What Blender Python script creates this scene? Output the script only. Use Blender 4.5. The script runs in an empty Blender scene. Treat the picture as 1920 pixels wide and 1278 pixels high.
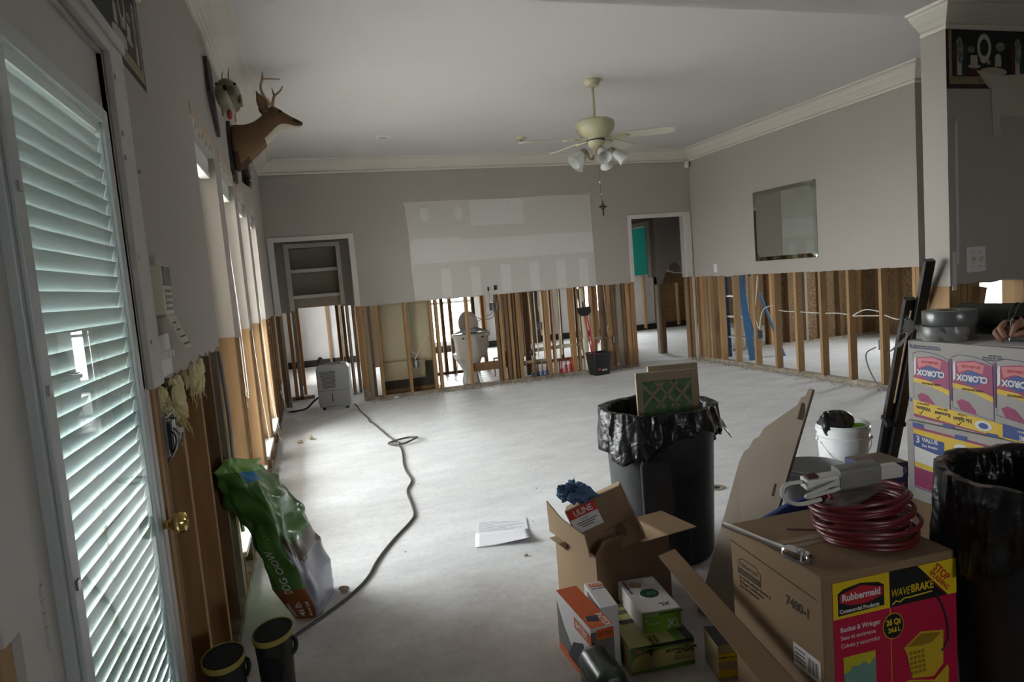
import bpy, bmesh, math, random
from mathutils import Vector, Matrix, Euler, noise as mnoise
random.seed(7)
SC = bpy.context.scene
COL = SC.collection
PI = math.pi
R = math.radians

# ------------------------------------------------------------------ camera
CAM_H = 1.426
yaw, pitch, roll = 0.288847, -0.0936056, -0.0815506
fw = Vector((math.sin(yaw)*math.cos(pitch), math.cos(yaw)*math.cos(pitch), math.sin(pitch)))
rt = Vector((math.cos(yaw), -math.sin(yaw), 0)); up = rt.cross(fw)
r2 = rt*math.cos(roll) + up*math.sin(roll); u2 = up*math.cos(roll) - rt*math.sin(roll)
cd = bpy.data.cameras.new('camera'); cam = bpy.data.objects.new('camera', cd); COL.objects.link(cam)
m = Matrix.Identity(4)
for i in range(3):
    m[i][0] = r2[i]; m[i][1] = u2[i]; m[i][2] = -fw[i]
m[0][3], m[1][3], m[2][3] = 0, 0, CAM_H
cam.matrix_world = m
cd.sensor_width = 36; cd.lens = 36*1256.98/1920; cd.clip_start = 0.02; cd.clip_end = 200
SC.camera = cam

# ------------------------------------------------------------------ daylight
w = bpy.data.worlds.new('overcast_sky'); SC.world = w; w.use_nodes = True
bg = w.node_tree.nodes['Background']; bg.inputs[0].default_value = (0.98, 0.985, 1.0, 1); bg.inputs[1].default_value = 11.0
SC.view_settings.view_transform = 'Standard'; SC.view_settings.look = 'None'
SC.view_settings.gamma = 1; SC.view_settings.exposure = 1.17; SC.view_settings.use_curve_mapping = False
SC.cycles.max_bounces = 10; SC.cycles.diffuse_bounces = 5; SC.cycles.glossy_bounces = 4
SC.cycles.transmission_bounces = 6; SC.cycles.transparent_max_bounces = 12
SC.cycles.caustics_reflective = False; SC.cycles.caustics_refractive = False
SC.cycles.sample_clamp_indirect = 6.0

def portal(name, loc, sx, sy, rot):
    l = bpy.data.lights.new(name, 'AREA'); l.shape = 'RECTANGLE'; l.size = sx; l.size_y = sy
    l.cycles.is_portal = True
    o = bpy.data.objects.new(name, l); COL.objects.link(o); o.location = loc; o.rotation_euler = rot
    return o

# ------------------------------------------------------------------ materials
MATS = {}
def mat(name, col, rough=0.6, col2=None, scale=6.0, stretch=(1,1,1), amt=0.5, bump=0.0, bscale=None, metal=0.0, spec=0.5,
        rnd=0.0, detail=4.0, coat=0.0, alpha=1.0, emis=None, estr=0.0, sheen=0.0, transl=0.0):
    if name in MATS: return MATS[name]
    M = bpy.data.materials.new(name); M.use_nodes = True; nt = M.node_tree; N = nt.nodes; L = nt.links
    b = N['Principled BSDF']
    b.inputs['Roughness'].default_value = rough; b.inputs['Metallic'].default_value = metal
    b.inputs['Specular IOR Level'].default_value = spec; b.inputs['Base Color'].default_value = (*col, 1)
    if coat: b.inputs['Coat Weight'].default_value = coat
    if alpha < 1: b.inputs['Alpha'].default_value = alpha
    if emis: b.inputs['Emission Color'].default_value = (*emis, 1); b.inputs['Emission Strength'].default_value = estr
    if col2 is not None or bump or rnd:
        tc = N.new('ShaderNodeTexCoord'); mp = N.new('ShaderNodeMapping'); mp.inputs['Scale'].default_value = stretch
        L.new(tc.outputs['Object'], mp.inputs[0])
        if rnd:
            oi = N.new('ShaderNodeObjectInfo'); mu = N.new('ShaderNodeMath'); mu.operation = 'MULTIPLY'; mu.inputs[1].default_value = 37.0
            L.new(oi.outputs['Random'], mu.inputs[0]); L.new(mu.outputs[0], mp.inputs['Location'])
        no = N.new('ShaderNodeTexNoise'); no.inputs['Scale'].default_value = scale; no.inputs['Detail'].default_value = detail
        L.new(mp.outputs[0], no.inputs['Vector'])
        out = None
        if col2 is not None:
            rp = N.new('ShaderNodeValToRGB'); rp.color_ramp.elements[0].color = (*col, 1); rp.color_ramp.elements[1].color = (*col2, 1)
            rp.color_ramp.elements[0].position = 0.5-amt*0.5; rp.color_ramp.elements[1].position = 0.5+amt*0.5
            L.new(no.outputs['Fac'], rp.inputs[0]); out = rp.outputs[0]
        if rnd:
            hs = N.new('ShaderNodeHueSaturation')
            if out: L.new(out, hs.inputs['Color'])
            else: hs.inputs['Color'].default_value = (*col, 1)
            ma = N.new('ShaderNodeMapRange'); ma.inputs['To Min'].default_value = 1-rnd; ma.inputs['To Max'].default_value = 1+rnd
            L.new(oi.outputs['Random'], ma.inputs[0]); L.new(ma.outputs[0], hs.inputs['Value']); out = hs.outputs[0]
        if out: L.new(out, b.inputs['Base Color'])
        if bump:
            n2 = no
            if bscale:
                n2 = N.new('ShaderNodeTexNoise'); n2.inputs['Scale'].default_value = bscale; n2.inputs['Detail'].default_value = 3
                L.new(mp.outputs[0], n2.inputs['Vector'])
            bp = N.new('ShaderNodeBump'); bp.inputs['Strength'].default_value = bump; bp.inputs['Distance'].default_value = 0.01
            L.new(n2.outputs['Fac'], bp.inputs['Height']); L.new(bp.outputs[0], b.inputs['Normal'])
    if transl:
        tr = N.new('ShaderNodeBsdfTranslucent'); tr.inputs[0].default_value = (*col, 1)
        mx = N.new('ShaderNodeMixShader'); mx.inputs[0].default_value = transl
        o = N['Material Output']; L.new(b.outputs[0], mx.inputs[1]); L.new(tr.outputs[0], mx.inputs[2]); L.new(mx.outputs[0], o.inputs[0])
    MATS[name] = M; return M

def glass_mat(name, tint=(1,1,1), ior=1.5, rough=0.0):
    M = bpy.data.materials.new(name); M.use_nodes = True; nt = M.node_tree; N = nt.nodes; L = nt.links
    N.remove(N['Principled BSDF'])
    t = N.new('ShaderNodeBsdfTransparent'); t.inputs[0].default_value = (*tint, 1)
    g = N.new('ShaderNodeBsdfGlossy'); g.inputs['Roughness'].default_value = rough
    f = N.new('ShaderNodeFresnel'); f.inputs['IOR'].default_value = ior
    ge = N.new('ShaderNodeNewGeometry'); iv = N.new('ShaderNodeMath'); iv.operation = 'SUBTRACT'; iv.inputs[0].default_value = 1.0; L.new(ge.outputs['Backfacing'], iv.inputs[1])
    mu = N.new('ShaderNodeMath'); mu.operation = 'MULTIPLY'; L.new(f.outputs[0], mu.inputs[0]); L.new(iv.outputs[0], mu.inputs[1])
    mx = N.new('ShaderNodeMixShader'); L.new(mu.outputs[0], mx.inputs[0]); L.new(t.outputs[0], mx.inputs[1]); L.new(g.outputs[0], mx.inputs[2])
    L.new(mx.outputs[0], N['Material Output'].inputs[0]); MATS[name] = M; return M

def s2l(r, g, b):
    f = lambda c: (c/255/12.92 if c/255 <= 0.04045 else ((c/255+0.055)/1.055)**2.4)
    return (f(r), f(g), f(b))

WALL = mat('painted_drywall', (0.385,0.35,0.315), 0.85, (0.41,0.375,0.34), 2.0, amt=0.9, bump=0.06, bscale=180)
RAWDW = mat('unpainted_drywall', (0.50,0.475,0.44), 0.9, (0.61,0.585,0.55), 60, amt=0.8, bump=0.25, bscale=150)
MUD = mat('joint_compound', (0.60,0.58,0.55), 0.9, (0.65,0.63,0.6), 20, amt=0.9)
CEIL = mat('ceiling_paint', (0.62,0.595,0.58), 0.9, (0.66,0.635,0.62), 1.2, amt=0.9, bump=0.1, bscale=120)
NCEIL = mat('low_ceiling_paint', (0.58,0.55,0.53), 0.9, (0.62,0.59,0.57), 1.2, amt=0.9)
TRIM = mat('cream_trim_paint', (0.64,0.60,0.53), 0.5, (0.68,0.64,0.57), 3, amt=0.9)
WHITE = mat('white_paint', (0.68,0.68,0.66), 0.45, (0.74,0.74,0.72), 4, amt=0.9)
GREYCAS = mat('grey_white_casing_paint', (0.56,0.54,0.50), 0.6, (0.63,0.61,0.57), 9, amt=0.9)
def wood(name, a, b, rnd=0.18): return mat(name, a, 0.75, b, 5.0, (7,7,0.7), amt=0.75, bump=0.15, rnd=rnd, spec=0.25)
STUD = wood('pine_stud', (0.27,0.145,0.06), (0.42,0.25,0.115))
STUDL = wood('pale_pine', (0.30,0.18,0.085), (0.43,0.275,0.145))
STUDD = wood('dark_stud', (0.13,0.075,0.037), (0.23,0.135,0.065))
STUDG = wood('weathered_stud', (0.21,0.17,0.125), (0.33,0.27,0.2))
PLATE = mat('dirty_sole_plate', (0.15,0.11,0.07), 0.9, (0.42,0.37,0.3), 14, amt=0.5, bump=0.3)
SHEATH = mat('wood_sheathing', (0.15,0.075,0.032), 0.8, (0.24,0.13,0.06), 4, (3,3,1), amt=0.8, bump=0.15, rnd=0.1)
OSB = mat('strand_board', (0.09,0.052,0.024), 0.8, (0.24,0.145,0.065), 22, (1,1,1.6), amt=0.35, bump=0.2)
DARK = mat('dark_base', (0.015,0.015,0.016), 0.6)
BLACKP = mat('black_plastic', (0.012,0.012,0.013), 0.42)
METAL = mat('grey_metal', (0.45,0.45,0.46), 0.35, metal=1.0)
CHROME = mat('chrome', (0.7,0.7,0.71), 0.15, metal=1.0)
BRASS = mat('brass', (0.72,0.52,0.2), 0.18, metal=1.0)
GLASS = glass_mat('window_glass', (0.97,0.99,0.98))

def concrete():
    M = bpy.data.materials.new('dusty_concrete'); M.use_nodes = True; nt = M.node_tree; N = nt.nodes; L = nt.links
    b = N['Principled BSDF']; b.inputs['Roughness'].default_value = 0.62; b.inputs['Specular IOR Level'].default_value = 0.35
    tc = N.new('ShaderNodeTexCoord')
    def noise(sc, st=(1,1,1), det=6, ro=0.6):
        mp = N.new('ShaderNodeMapping'); mp.inputs['Scale'].default_value = st; L.new(tc.outputs['Object'], mp.inputs[0])
        n = N.new('ShaderNodeTexNoise'); n.inputs['Scale'].default_value = sc; n.inputs['Detail'].default_value = det; n.inputs['Roughness'].default_value = ro
        L.new(mp.outputs[0], n.inputs['Vector']); return n.outputs['Fac']
    def ramp(fac, stops):
        r = N.new('ShaderNodeValToRGB'); e = r.color_ramp.elements
        while len(e) < len(stops): e.new(0.5)
        for k, (p, c) in enumerate(stops): e[k].position = p; e[k].color = (*c, 1)
        L.new(fac, r.inputs[0]); return r.outputs[0]
    def mix(kind, fac, a, c):
        x = N.new('ShaderNodeMix'); x.data_type = 'RGBA'; x.blend_type = kind
        if isinstance(fac, float): x.inputs[0].default_value = fac
        else: L.new(fac, x.inputs[0])
        L.new(a, x.inputs[6])
        if isinstance(c, tuple): x.inputs[7].default_value = (*c, 1)
        else: L.new(c, x.inputs[7])
        return x.outputs[2]
    base = ramp(noise(0.9), [(0.3,(0.70,0.71,0.725)), (0.7,(0.80,0.81,0.825))])
    strk = ramp(noise(2.6, (1,2.0,1), 8, 0.7), [(0.35,(0.80,0.80,0.81)), (0.62,(1,1,1))])
    c = mix('MULTIPLY', 0.75, base, strk)
    fine = ramp(noise(28), [(0.3,(0.86,0.86,0.86)), (0.55,(1,1,1))])
    c = mix('MULTIPLY', 0.8, c, fine)
    spk = ramp(noise(60, det=2), [(0.24,(0.45,0.43,0.4)), (0.30,(1,1,1))])
    c = mix('MULTIPLY', 0.7, c, spk)
    # brown tint multiplied in towards the near room, with a ragged noise edge
    sx = N.new('ShaderNodeSeparateXYZ'); L.new(tc.outputs['Object'], sx.inputs[0])
    nz = noise(2.5); md = N.new('ShaderNodeMath'); md.operation = 'MULTIPLY_ADD'; md.inputs[1].default_value = 1.6; L.new(nz, md.inputs[0]); L.new(sx.outputs['Y'], md.inputs[2])
    mr = N.new('ShaderNodeMapRange'); mr.inputs['From Min'].default_value = 3.1; mr.inputs['From Max'].default_value = 3.9
    mr.inputs['To Min'].default_value = 0.75; mr.inputs['To Max'].default_value = 0.0; L.new(md.outputs[0], mr.inputs[0])
    c = mix('MULTIPLY', mr.outputs[0], c, (0.55,0.47,0.415))
    L.new(c, b.inputs['Base Color'])
    bp = N.new('ShaderNodeBump'); bp.inputs['Strength'].default_value = 0.12; bp.inputs['Distance'].default_value = 0.01
    L.new(noise(18), bp.inputs['Height']); L.new(bp.outputs[0], b.inputs['Normal'])
    return M
CONC = concrete()

# ------------------------------------------------------------------ mesh helpers
class MB:
    def __init__(s): s.v = []; s.f = []; s.mi = []; s.mats = []
    def _m(s, m):
        if m is None: return 0
        if m not in s.mats: s.mats.append(m)
        return s.mats.index(m)
    def add(s, vs, fs, m=None):
        o = len(s.v); s.v += [tuple(v) for v in vs]; k = s._m(m)
        for f in fs: s.f.append([i+o for i in f]); s.mi.append(k)
        return s
    def box(s, lo, hi, m=None, M=None):
        x0,y0,z0 = lo; x1,y1,z1 = hi
        vs = [(x0,y0,z0),(x1,y0,z0),(x1,y1,z0),(x0,y1,z0),(x0,y0,z1),(x1,y0,z1),(x1,y1,z1),(x0,y1,z1)]
        if M is not None: vs = [M @ Vector(v) for v in vs]
        return s.add(vs, [(0,3,2,1),(4,5,6,7),(0,1,5,4),(1,2,6,5),(2,3,7,6),(3,0,4,7)], m)
    def prism(s, poly, d0, d1, axis='y', m=None, M=None):
        # poly in the two other axes (in x,y,z order), extruded along axis
        def p(a, b, d): return {'x':(d,a,b),'y':(a,d,b),'z':(a,b,d)}[axis]
        n = len(poly); vs = [p(a,b,d0) for a,b in poly] + [p(a,b,d1) for a,b in poly]
        if M is not None: vs = [M @ Vector(v) for v in vs]
        fs = [list(range(n)), list(range(2*n-1, n-1, -1))] + [(i, i+n, (i+1)%n+n, (i+1)%n) for i in range(n)]
        return s.add(vs, fs, m)
    def tube(s, pts, r, seg=8, m=None, cap=True, closed=False):
        pts = [Vector(p) for p in pts]; n = len(pts)
        rr = r if isinstance(r, (list, tuple)) else [r]*n
        vs = []; ref = None
        for i, p in enumerate(pts):
            a = pts[(i-1) % n] if (closed or i > 0) else p; b = pts[(i+1) % n] if (closed or i < n-1) else p
            t = (b-a).normalized() if (b-a).length > 1e-9 else Vector((0,0,1))
            if ref is None:
                ref = t.cross(Vector((0,0,1)))
                if ref.length < 1e-3: ref = t.cross(Vector((1,0,0)))
            ref = (ref - t*ref.dot(t)).normalized(); bn = t.cross(ref)
            for k in range(seg):
                a_ = 2*PI*k/seg; vs.append(p + (ref*math.cos(a_) + bn*math.sin(a_))*rr[i])
        fs = []
        for i in range(n if closed else n-1):
            j = (i+1) % n
            for k in range(seg): fs.append((i*seg+k, i*seg+(k+1)%seg, j*seg+(k+1)%seg, j*seg+k))
        if cap and not closed: fs += [list(range(seg-1,-1,-1)), list(range((n-1)*seg, n*seg))]
        return s.add(vs, fs, m)
    def lathe(s, prof, seg=24, m=None, M=None, a0=0, a1=2*PI):
        full = abs(a1-a0-2*PI) < 1e-6; vs = []; ns = seg if full else seg+1
        for r, z in prof:
            for k in range(ns):
                a = a0+(a1-a0)*k/seg; vs.append(Vector((r*math.cos(a), r*math.sin(a), z)))
        if M is not None: vs = [M @ v for v in vs]
        fs = []
        for i in range(len(prof)-1):
            for k in range(seg):
                k2 = (k+1) % ns; fs.append((i*ns+k, i*ns+k2, (i+1)*ns+k2, (i+1)*ns+k))
        return s.add(vs, fs, m)
    def grid(s, fn, nu, nv, m=None, cu=False):
        vs = [fn(i/(nu if cu else nu-1), j/(nv-1)) for j in range(nv) for i in range(nu)]
        fs = [(j*nu+i, j*nu+(i+1)%nu, (j+1)*nu+(i+1)%nu, (j+1)*nu+i) for j in range(nv-1) for i in range(nu if cu else nu-1)]
        return s.add(vs, fs, m)
    def ball(s, c, r, m=None, seg=12, rings=8, M=None):
        rx, ry, rz = r if isinstance(r, (tuple, list)) else (r, r, r)
        def fn(u, v):
            a = 2*PI*u; t = PI*v-PI/2
            q = Vector((rx*math.cos(t)*math.cos(a), ry*math.cos(t)*math.sin(a), rz*math.sin(t)))
            if M is not None: q = M @ q
            return q + Vector(c)
        return s.grid(fn, seg, rings, m, cu=True)
    def build(s, name, m=None, parent=None, smooth=False, bevel=0, bseg=2, solid=0, sub=0, weld=False, loc=None, sharp=None):
        me = bpy.data.meshes.new(name); me.from_pydata(s.v, [], s.f)
        mats = s.mats if s.mats else ([m] if m else [])
        if s.mats and m and s.mi and m not in s.mats: pass
        for x in mats: me.materials.append(x)
        if s.mats: me.polygons.foreach_set('material_index', s.mi)
        if weld or True:
            bm = bmesh.new(); bm.from_mesh(me)
            if weld: bmesh.ops.remove_doubles(bm, verts=bm.verts, dist=1e-5)
            bmesh.ops.recalc_face_normals(bm, faces=bm.faces); bm.to_mesh(me); bm.free()
        if smooth:
            me.polygons.foreach_set('use_smooth', [True]*len(me.polygons))
            me.set_sharp_from_angle(angle=R(sharp if sharp else 40))
        o = bpy.data.objects.new(name, me); COL.objects.link(o)
        if parent is not None: o.parent = parent
        if solid:
            md = o.modifiers.new('thickness', 'SOLIDIFY'); md.thickness = solid; md.offset = 0
        if bevel:
            md = o.modifiers.new('bevel', 'BEVEL'); md.width = bevel; md.segments = bseg; md.limit_method = 'ANGLE'
        if sub:
            md = o.modifiers.new('sub', 'SUBSURF'); md.levels = sub; md.render_levels = sub
        return o

def tag(o, label=None, cat=None, group=None, kind=None):
    if label: o['label'] = label
    if cat: o['category'] = cat
    if group: o['group'] = group
    if kind: o['kind'] = kind
    return o
def thing(name, label, cat, loc=(0,0,0), rot=(0,0,0), group=None):
    o = bpy.data.objects.new(name, None); COL.objects.link(o); o.empty_display_size = 0.05
    o.location = loc; o.rotation_euler = rot
    return tag(o, label, cat, group)
def struct(o): o['kind'] = 'structure'; return o
def boxo(name, lo, hi, m, parent=None, bevel=0): return MB().box(lo, hi).build(name, m, parent, bevel=bevel)
def frame(o, x, y, z=None):
    # matrix from an origin and two in-plane directions
    x = Vector(x).normalized(); y = Vector(y); y = (y - x*y.dot(x)).normalized(); zz = x.cross(y)
    return Matrix(((x[0],y[0],zz[0],o[0]),(x[1],y[1],zz[1],o[1]),(x[2],y[2],zz[2],o[2]),(0,0,0,1)))
_DG = None
def text(name, body, size, M, m, parent, depth=0.0004, align='LEFT', sx=1.0, shear=0.0, bold=0.0):
    c = bpy.data.curves.new(name, 'FONT'); c.body = body; c.size = size; c.extrude = depth; c.align_x = align; c.align_y = 'CENTER'
    c.shear = shear; c.offset = bold; c.resolution_u = 3
    t = bpy.data.objects.new(name+'_src', c); COL.objects.link(t)
    dg = bpy.context.evaluated_depsgraph_get(); me = bpy.data.meshes.new_from_object(t.evaluated_get(dg))
    bpy.data.objects.remove(t); bpy.data.curves.remove(c)
    me.transform(M @ Matrix.Diagonal((sx,1,1,1))); me.materials.clear(); me.materials.append(m); me.name = name
    o = bpy.data.objects.new(name, me); COL.objects.link(o); o.parent = parent
    return o
def jag(a, b, z, amp=0.012, step=0.05, rng=random):
    n = max(2, int(abs(b-a)/step)); return [(a+(b-a)*i/n, z+rng.uniform(-amp, amp)) for i in range(n+1)]
def ridge(p, f=1.0):
    return 1-abs(mnoise.noise(Vector(p)*f))*2
def spline(pts, n=6):
    pts = [Vector(p) for p in pts]; out = []
    for i in range(len(pts)-1):
        p0 = pts[max(i-1,0)]; p1 = pts[i]; p2 = pts[i+1]; p3 = pts[min(i+2,len(pts)-1)]
        for k in range(n):
            t = k/n; out.append(0.5*((2*p1)+(p2-p0)*t+(2*p0-5*p1+4*p2-p3)*t*t+(3*p1-p0-3*p2+p3)*t**3))
    return out+[pts[-1]]
# ================================================================== STRUCTURE
XL, XR, YB, ZC, CUT = -0.419, 5.483, 8.735, 3.05, 1.22
XE = -0.569           # outer face of the left wall
YH = 2.42             # plane where the low near ceiling ends
HN = 2.484             # height of the near ceiling
X9, Y9, YF = 9.1, 13.75, -3.0
floor = struct(boxo('floor', (XE-0.02, YF, -0.12), (X9+0.1, Y9+0.1, 0), CONC))
ground = tag(boxo('ground', (-60,-60,-0.5), (70,70,-0.32), mat('dry_ground', (0.40,0.39,0.37), 0.95, (0.45,0.44,0.42), 3)), kind='structure')
ceiling = struct(boxo('ceiling', (XE, YH+0.12, ZC), (X9+0.1, Y9+0.1, ZC+0.1), CEIL))
boxo('low_ceiling', (XE, YF, HN), (X9+0.1, YH+0.01, HN+0.7), NCEIL, ceiling)
boxo('header', (XE, YH+0.01, HN), (X9+0.1, YH+0.12, ZC+0.1), NCEIL, ceiling)

# ---- left wall: drywall over studs, door and four tall windows
WIN = [(3.39,4.12),(4.39,5.12),(5.38,6.11),(6.37,7.10)]
WZ0, WZ1 = 0.22, 2.22
DY0, DY1, DZ = 1.04, 1.905, 2.055
ol = []
ol += [(YF, CUT-0.1), (DY0, CUT-0.1), (DY0, DZ), (DY1, DZ)] + [(DY1, CUT)] + jag(DY1+0.02, WIN[0][0]-0.02, CUT, 0.014)
for i, (a, b) in enumerate(WIN):
    ol += [(a, CUT), (a, WZ1), (b, WZ1), (b, CUT)]
    nx = WIN[i+1][0] if i < 3 else YB
    ol += jag(b+0.02, nx-0.02, CUT-0.01, 0.01)
ol += [(YB, CUT), (YB, ZC), (YF, ZC)]
wall_left = struct(MB().prism(ol, XL, XE+0.012, 'x').build('wall_left', WALL))
# outer sheathing boards, one panel between each pair of openings
segs = [(YF, DY0), (DY1, WIN[0][0])] + [(WIN[i][1], WIN[i+1][0]) for i in range(3)] + [(WIN[3][1], 11.2), (12.7, Y9+0.1)]
for a, b in segs: boxo('sheathing_panel', (XE, a, -0.12), (XE+0.012, b, ZC+0.1), SHEATH, wall_left)
for a, b in WIN: boxo('sheathing_panel', (XE, a, -0.12), (XE+0.012, b, WZ0-0.02), SHEATH, wall_left); boxo('sheathing_panel', (XE, a, WZ1), (XE+0.012, b, ZC+0.1), SHEATH, wall_left)
boxo('sheathing_panel', (XE, DY0, DZ), (XE+0.012, DY1, ZC+0.1), SHEATH, wall_left)
boxo('sheathing_panel', (XE, 11.2, -0.12), (XE+0.012, 12.7, 0.3), SHEATH, wall_left); boxo('sheathing_panel', (XE, 11.2, 2.2), (XE+0.012, 12.7, ZC+0.1), SHEATH, wall_left)
w9 = struct(MB().box((XE,11.2,0.3),(XE+0.05,11.26,2.2)).box((XE,12.64,0.3),(XE+0.05,12.7,2.2)).box((XE,11.26,2.14),(XE+0.05,12.64,2.2)).box((XE,11.26,0.3),(XE+0.05,12.64,0.36)).build('window_9', WHITE))  # unseen window added to brighten the far left room
boxo('pane', (XE+0.02,11.26,0.36), (XE+0.024,12.64,2.14), GLASS, w9)
portal('daylight_portal_9', (XE-0.03,11.95,1.25), 1.9, 1.5, (0,-PI/2,0))
def lstud(y, w=0.038, m=STUD, z0=0.04, z1=CUT, d=0.14): return boxo('stud', (XL-0.006-d+0.004, y, z0), (XL-0.006, y+w, z1), m, wall_left, 0.002)
for y, m_ in ((-0.4,STUD),(0.1,STUD),(0.5,STUD),(0.8,STUD),(0.92,STUDL),(0.985,STUDL),(1.99,STUD),(2.028,STUDD),(2.33,STUD),(2.74,STUD),(3.07,STUDD),(3.30,STUDG),(3.345,STUDL)): lstud(y, m=m_)
for i, (a, b) in enumerate(WIN):
    lstud(b, m=STUDL, z0=0.0); lstud(b+0.045, m=STUD)
    if i < 3: lstud(WIN[i+1][0]-0.038, m=STUDL); lstud((b+WIN[i+1][0])/2, m=STUD)
    for q in (a+0.03, (a+b)/2, b-0.05): lstud(q, m=STUDD, z1=WZ0-0.03)
for y, m_ in ((7.2,STUDD),(7.5,STUD),(7.85,STUDD),(8.0,STUD),(8.3,STUDD),(8.55,STUD),(8.66,STUDD),(8.70,STUDD)): lstud(y, m=m_)
boxo('sole_plate', (XL-0.15, YF, 0), (XL, DY0-0.02, 0.04), PLATE, wall_left)
boxo('sole_plate', (XL-0.15, DY1+0.03, 0), (XL, YB, 0.04), PLATE, wall_left)
# corner bead hanging loose beside the first window
MB().tube([(XL+0.004,3.33,1.20),(XL+0.012,3.33,0.9),(XL+0.006,3.34,0.5),(XL+0.012,3.34,0.34)], 0.009, 6).build('corner_bead', METAL, wall_left)

def make_window(n, a, b):
    w_ = struct(MB().box((XE+0.012,a,WZ0),(XE+0.05,a+0.045,WZ1)).box((XE+0.012,b-0.045,WZ0),(XE+0.05,b,WZ1)).box((XE+0.012,a+0.045,WZ1-0.05),(XE+0.05,b-0.045,WZ1)).box((XE+0.012,a+0.045,WZ0),(XE+0.05,b-0.045,WZ0+0.05)).build('window_%d' % n, WHITE))
    boxo('sash_rail', (XE+0.015,a+0.045,1.18), (XE+0.045,b-0.045,1.23), WHITE, w_)
    boxo('pane', (XE+0.026,a+0.045,WZ0+0.05), (XE+0.030,b-0.045,1.18), GLASS, w_)
    boxo('pane', (XE+0.026,a+0.045,1.23), (XE+0.030,b-0.045,WZ1-0.05), GLASS, w_)
    boxo('sill', (XE+0.05,a,WZ0-0.025), (XL+0.012,b,WZ0), WHITE, w_, 0.003)
    portal('daylight_portal_%d' % n, (XE-0.02,(a+b)/2,(WZ0+WZ1)/2), WZ1-WZ0, b-a, (0,-PI/2,0))
    return w_
for i, (a, b) in enumerate(WIN): make_window(i+1, a, b)
for i, (a, b) in enumerate(WIN):      # strips where the head casing was torn off
    MB().prism([(a-0.02,2.335),(a+0.3,2.30),(b+0.03,2.315),(b+0.03,2.275),(a+0.35,2.268),(a-0.01,2.285)], XL, XL+0.004, 'x').build('torn_paint_strip', mat('bare_wood_strip', (0.45,0.33,0.22), 0.8, (0.55,0.42,0.3), 8), wall_left)
    MB().prism([(a-0.01,2.285),(a+0.35,2.268),(b+0.03,2.275),(b+0.025,2.22),(a,2.22)], XL, XL+0.003, 'x').build('torn_plaster_strip', mat('flaking_plaster', (0.25,0.22,0.18), 0.9, (0.66,0.62,0.56), 30, amt=0.25, bump=0.4), wall_left)

# ---- back wall
bo = [(XL, ZC), (XL, CUT-0.02), (-0.334, CUT-0.02), (-0.334, 2.095), (0.562, 2.095), (0.562, CUT+0.005)]
bo += jag(0.60, 4.46, CUT, 0.007) + [(4.495, CUT+0.01), (4.495, 2.125), (5.35, 2.125), (5.35, CUT+0.01), (XR, CUT+0.01), (XR, ZC)]
wall_back = struct(MB().prism(bo, YB, YB+0.115, 'y').build('wall_back', WALL))
po = [(1.27,2.51),(1.30,2.495),(1.9,2.50),(2.6,2.49),(3.3,2.50),(3.86,2.492),(3.905,2.52),(3.893,2.46),(3.898,1.9),(3.90,1.222)]
po += jag(3.88, 1.36, CUT+0.004, 0.005) + [(1.333,1.222),(1.318,1.7),(1.325,2.1),(1.305,2.47)]
MB().prism(po, YB-0.003, YB, 'y').build('unpainted_panel', RAWDW, wall_back)
def band(x0, x1, z0, z1): boxo('joint_band', (x0, YB-0.0045, z0), (x1, YB-0.003, z1), MUD, wall_back)
band(1.34,3.89,1.70,1.98); band(1.36,2.0,1.98,2.02)
for x in (1.70,2.10,2.52,2.93,3.32,3.66): band(x, x+0.13, 1.24, 1.62)
for x in (1.55,2.0,2.45,2.70): MB().lathe([(0.0,0),(0.07,0),(0.07,0.0012),(0,0.0012)], 16, M=Matrix.Translation((x,YB-0.003,2.33)) @ Matrix.Rotation(PI/2,4,'X') @ Matrix.Diagonal((0.8,1.4,1,1))).build('spackle_patch', MUD, wall_back)
band(2.16,2.9,2.15,2.485)
def bstud(x0, x1, m=STUD, z0=0.04, z1=CUT+0.02, y0=YB+0.006, d=0.095): return boxo('stud', (x0, y0, z0), (x1, y0+d, z1), m, wall_back, 0.002)
for x0, x1, m_ in ((-0.405,-0.367,STUDD),(-0.362,-0.325,STUDG),(0.565,0.604,STUD),(0.606,0.644,STUD),(0.648,0.70,STUDG),(0.70,0.738,STUDD),(0.80,0.838,STUD),
   (1.165,1.203,STUD),(1.50,1.54,STUDL),(1.575,1.615,STUD),(1.99,2.028,STUD),(2.405,2.43,STUDD),(2.445,2.483,STUD),(2.53,2.568,STUDD),(2.588,2.626,STUD),(2.65,2.672,STUDD),(2.69,2.74,STUD),
   (2.90,2.922,STUDD),(3.10,3.155,STUD),(3.21,3.232,STUDL),(3.48,3.54,STUD),(3.585,3.607,STUDL),(3.80,3.822,STUDL),(3.95,3.99,STUDD),(4.05,4.10,STUD),(4.12,4.15,STUDD),(4.215,4.265,STUDG),(4.29,4.325,STUDD),(4.345,4.40,STUD),(4.43,4.49,STUD),(5.36,5.39,STUDD),(5.40,5.438,STUD)): bstud(x0, x1, m_)
for x in (0.57,0.61): MB().box((x,YB-0.001,0),(x+0.036,YB+0.09,0.16)).build('stained_stud_foot', PLATE, wall_back)
boxo('nailer_block', (0.645,YB+0.01,0.42), (0.80,YB+0.05,CUT), STUDG, wall_back)
boxo('blocking', (2.03,YB+0.03,0.21), (2.44,YB+0.07,0.32), STUDD, wall_back)
boxo('blocking', (2.74,YB+0.04,0.23), (3.10,YB+0.07,0.27), STUDG, wall_back)
for a, b in ((0.565,1.62),(1.62,4.49),(5.35,XR)): boxo('sole_plate', (a,YB+0.004,0), (b,YB+0.1,0.04), PLATE, wall_back)

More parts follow.
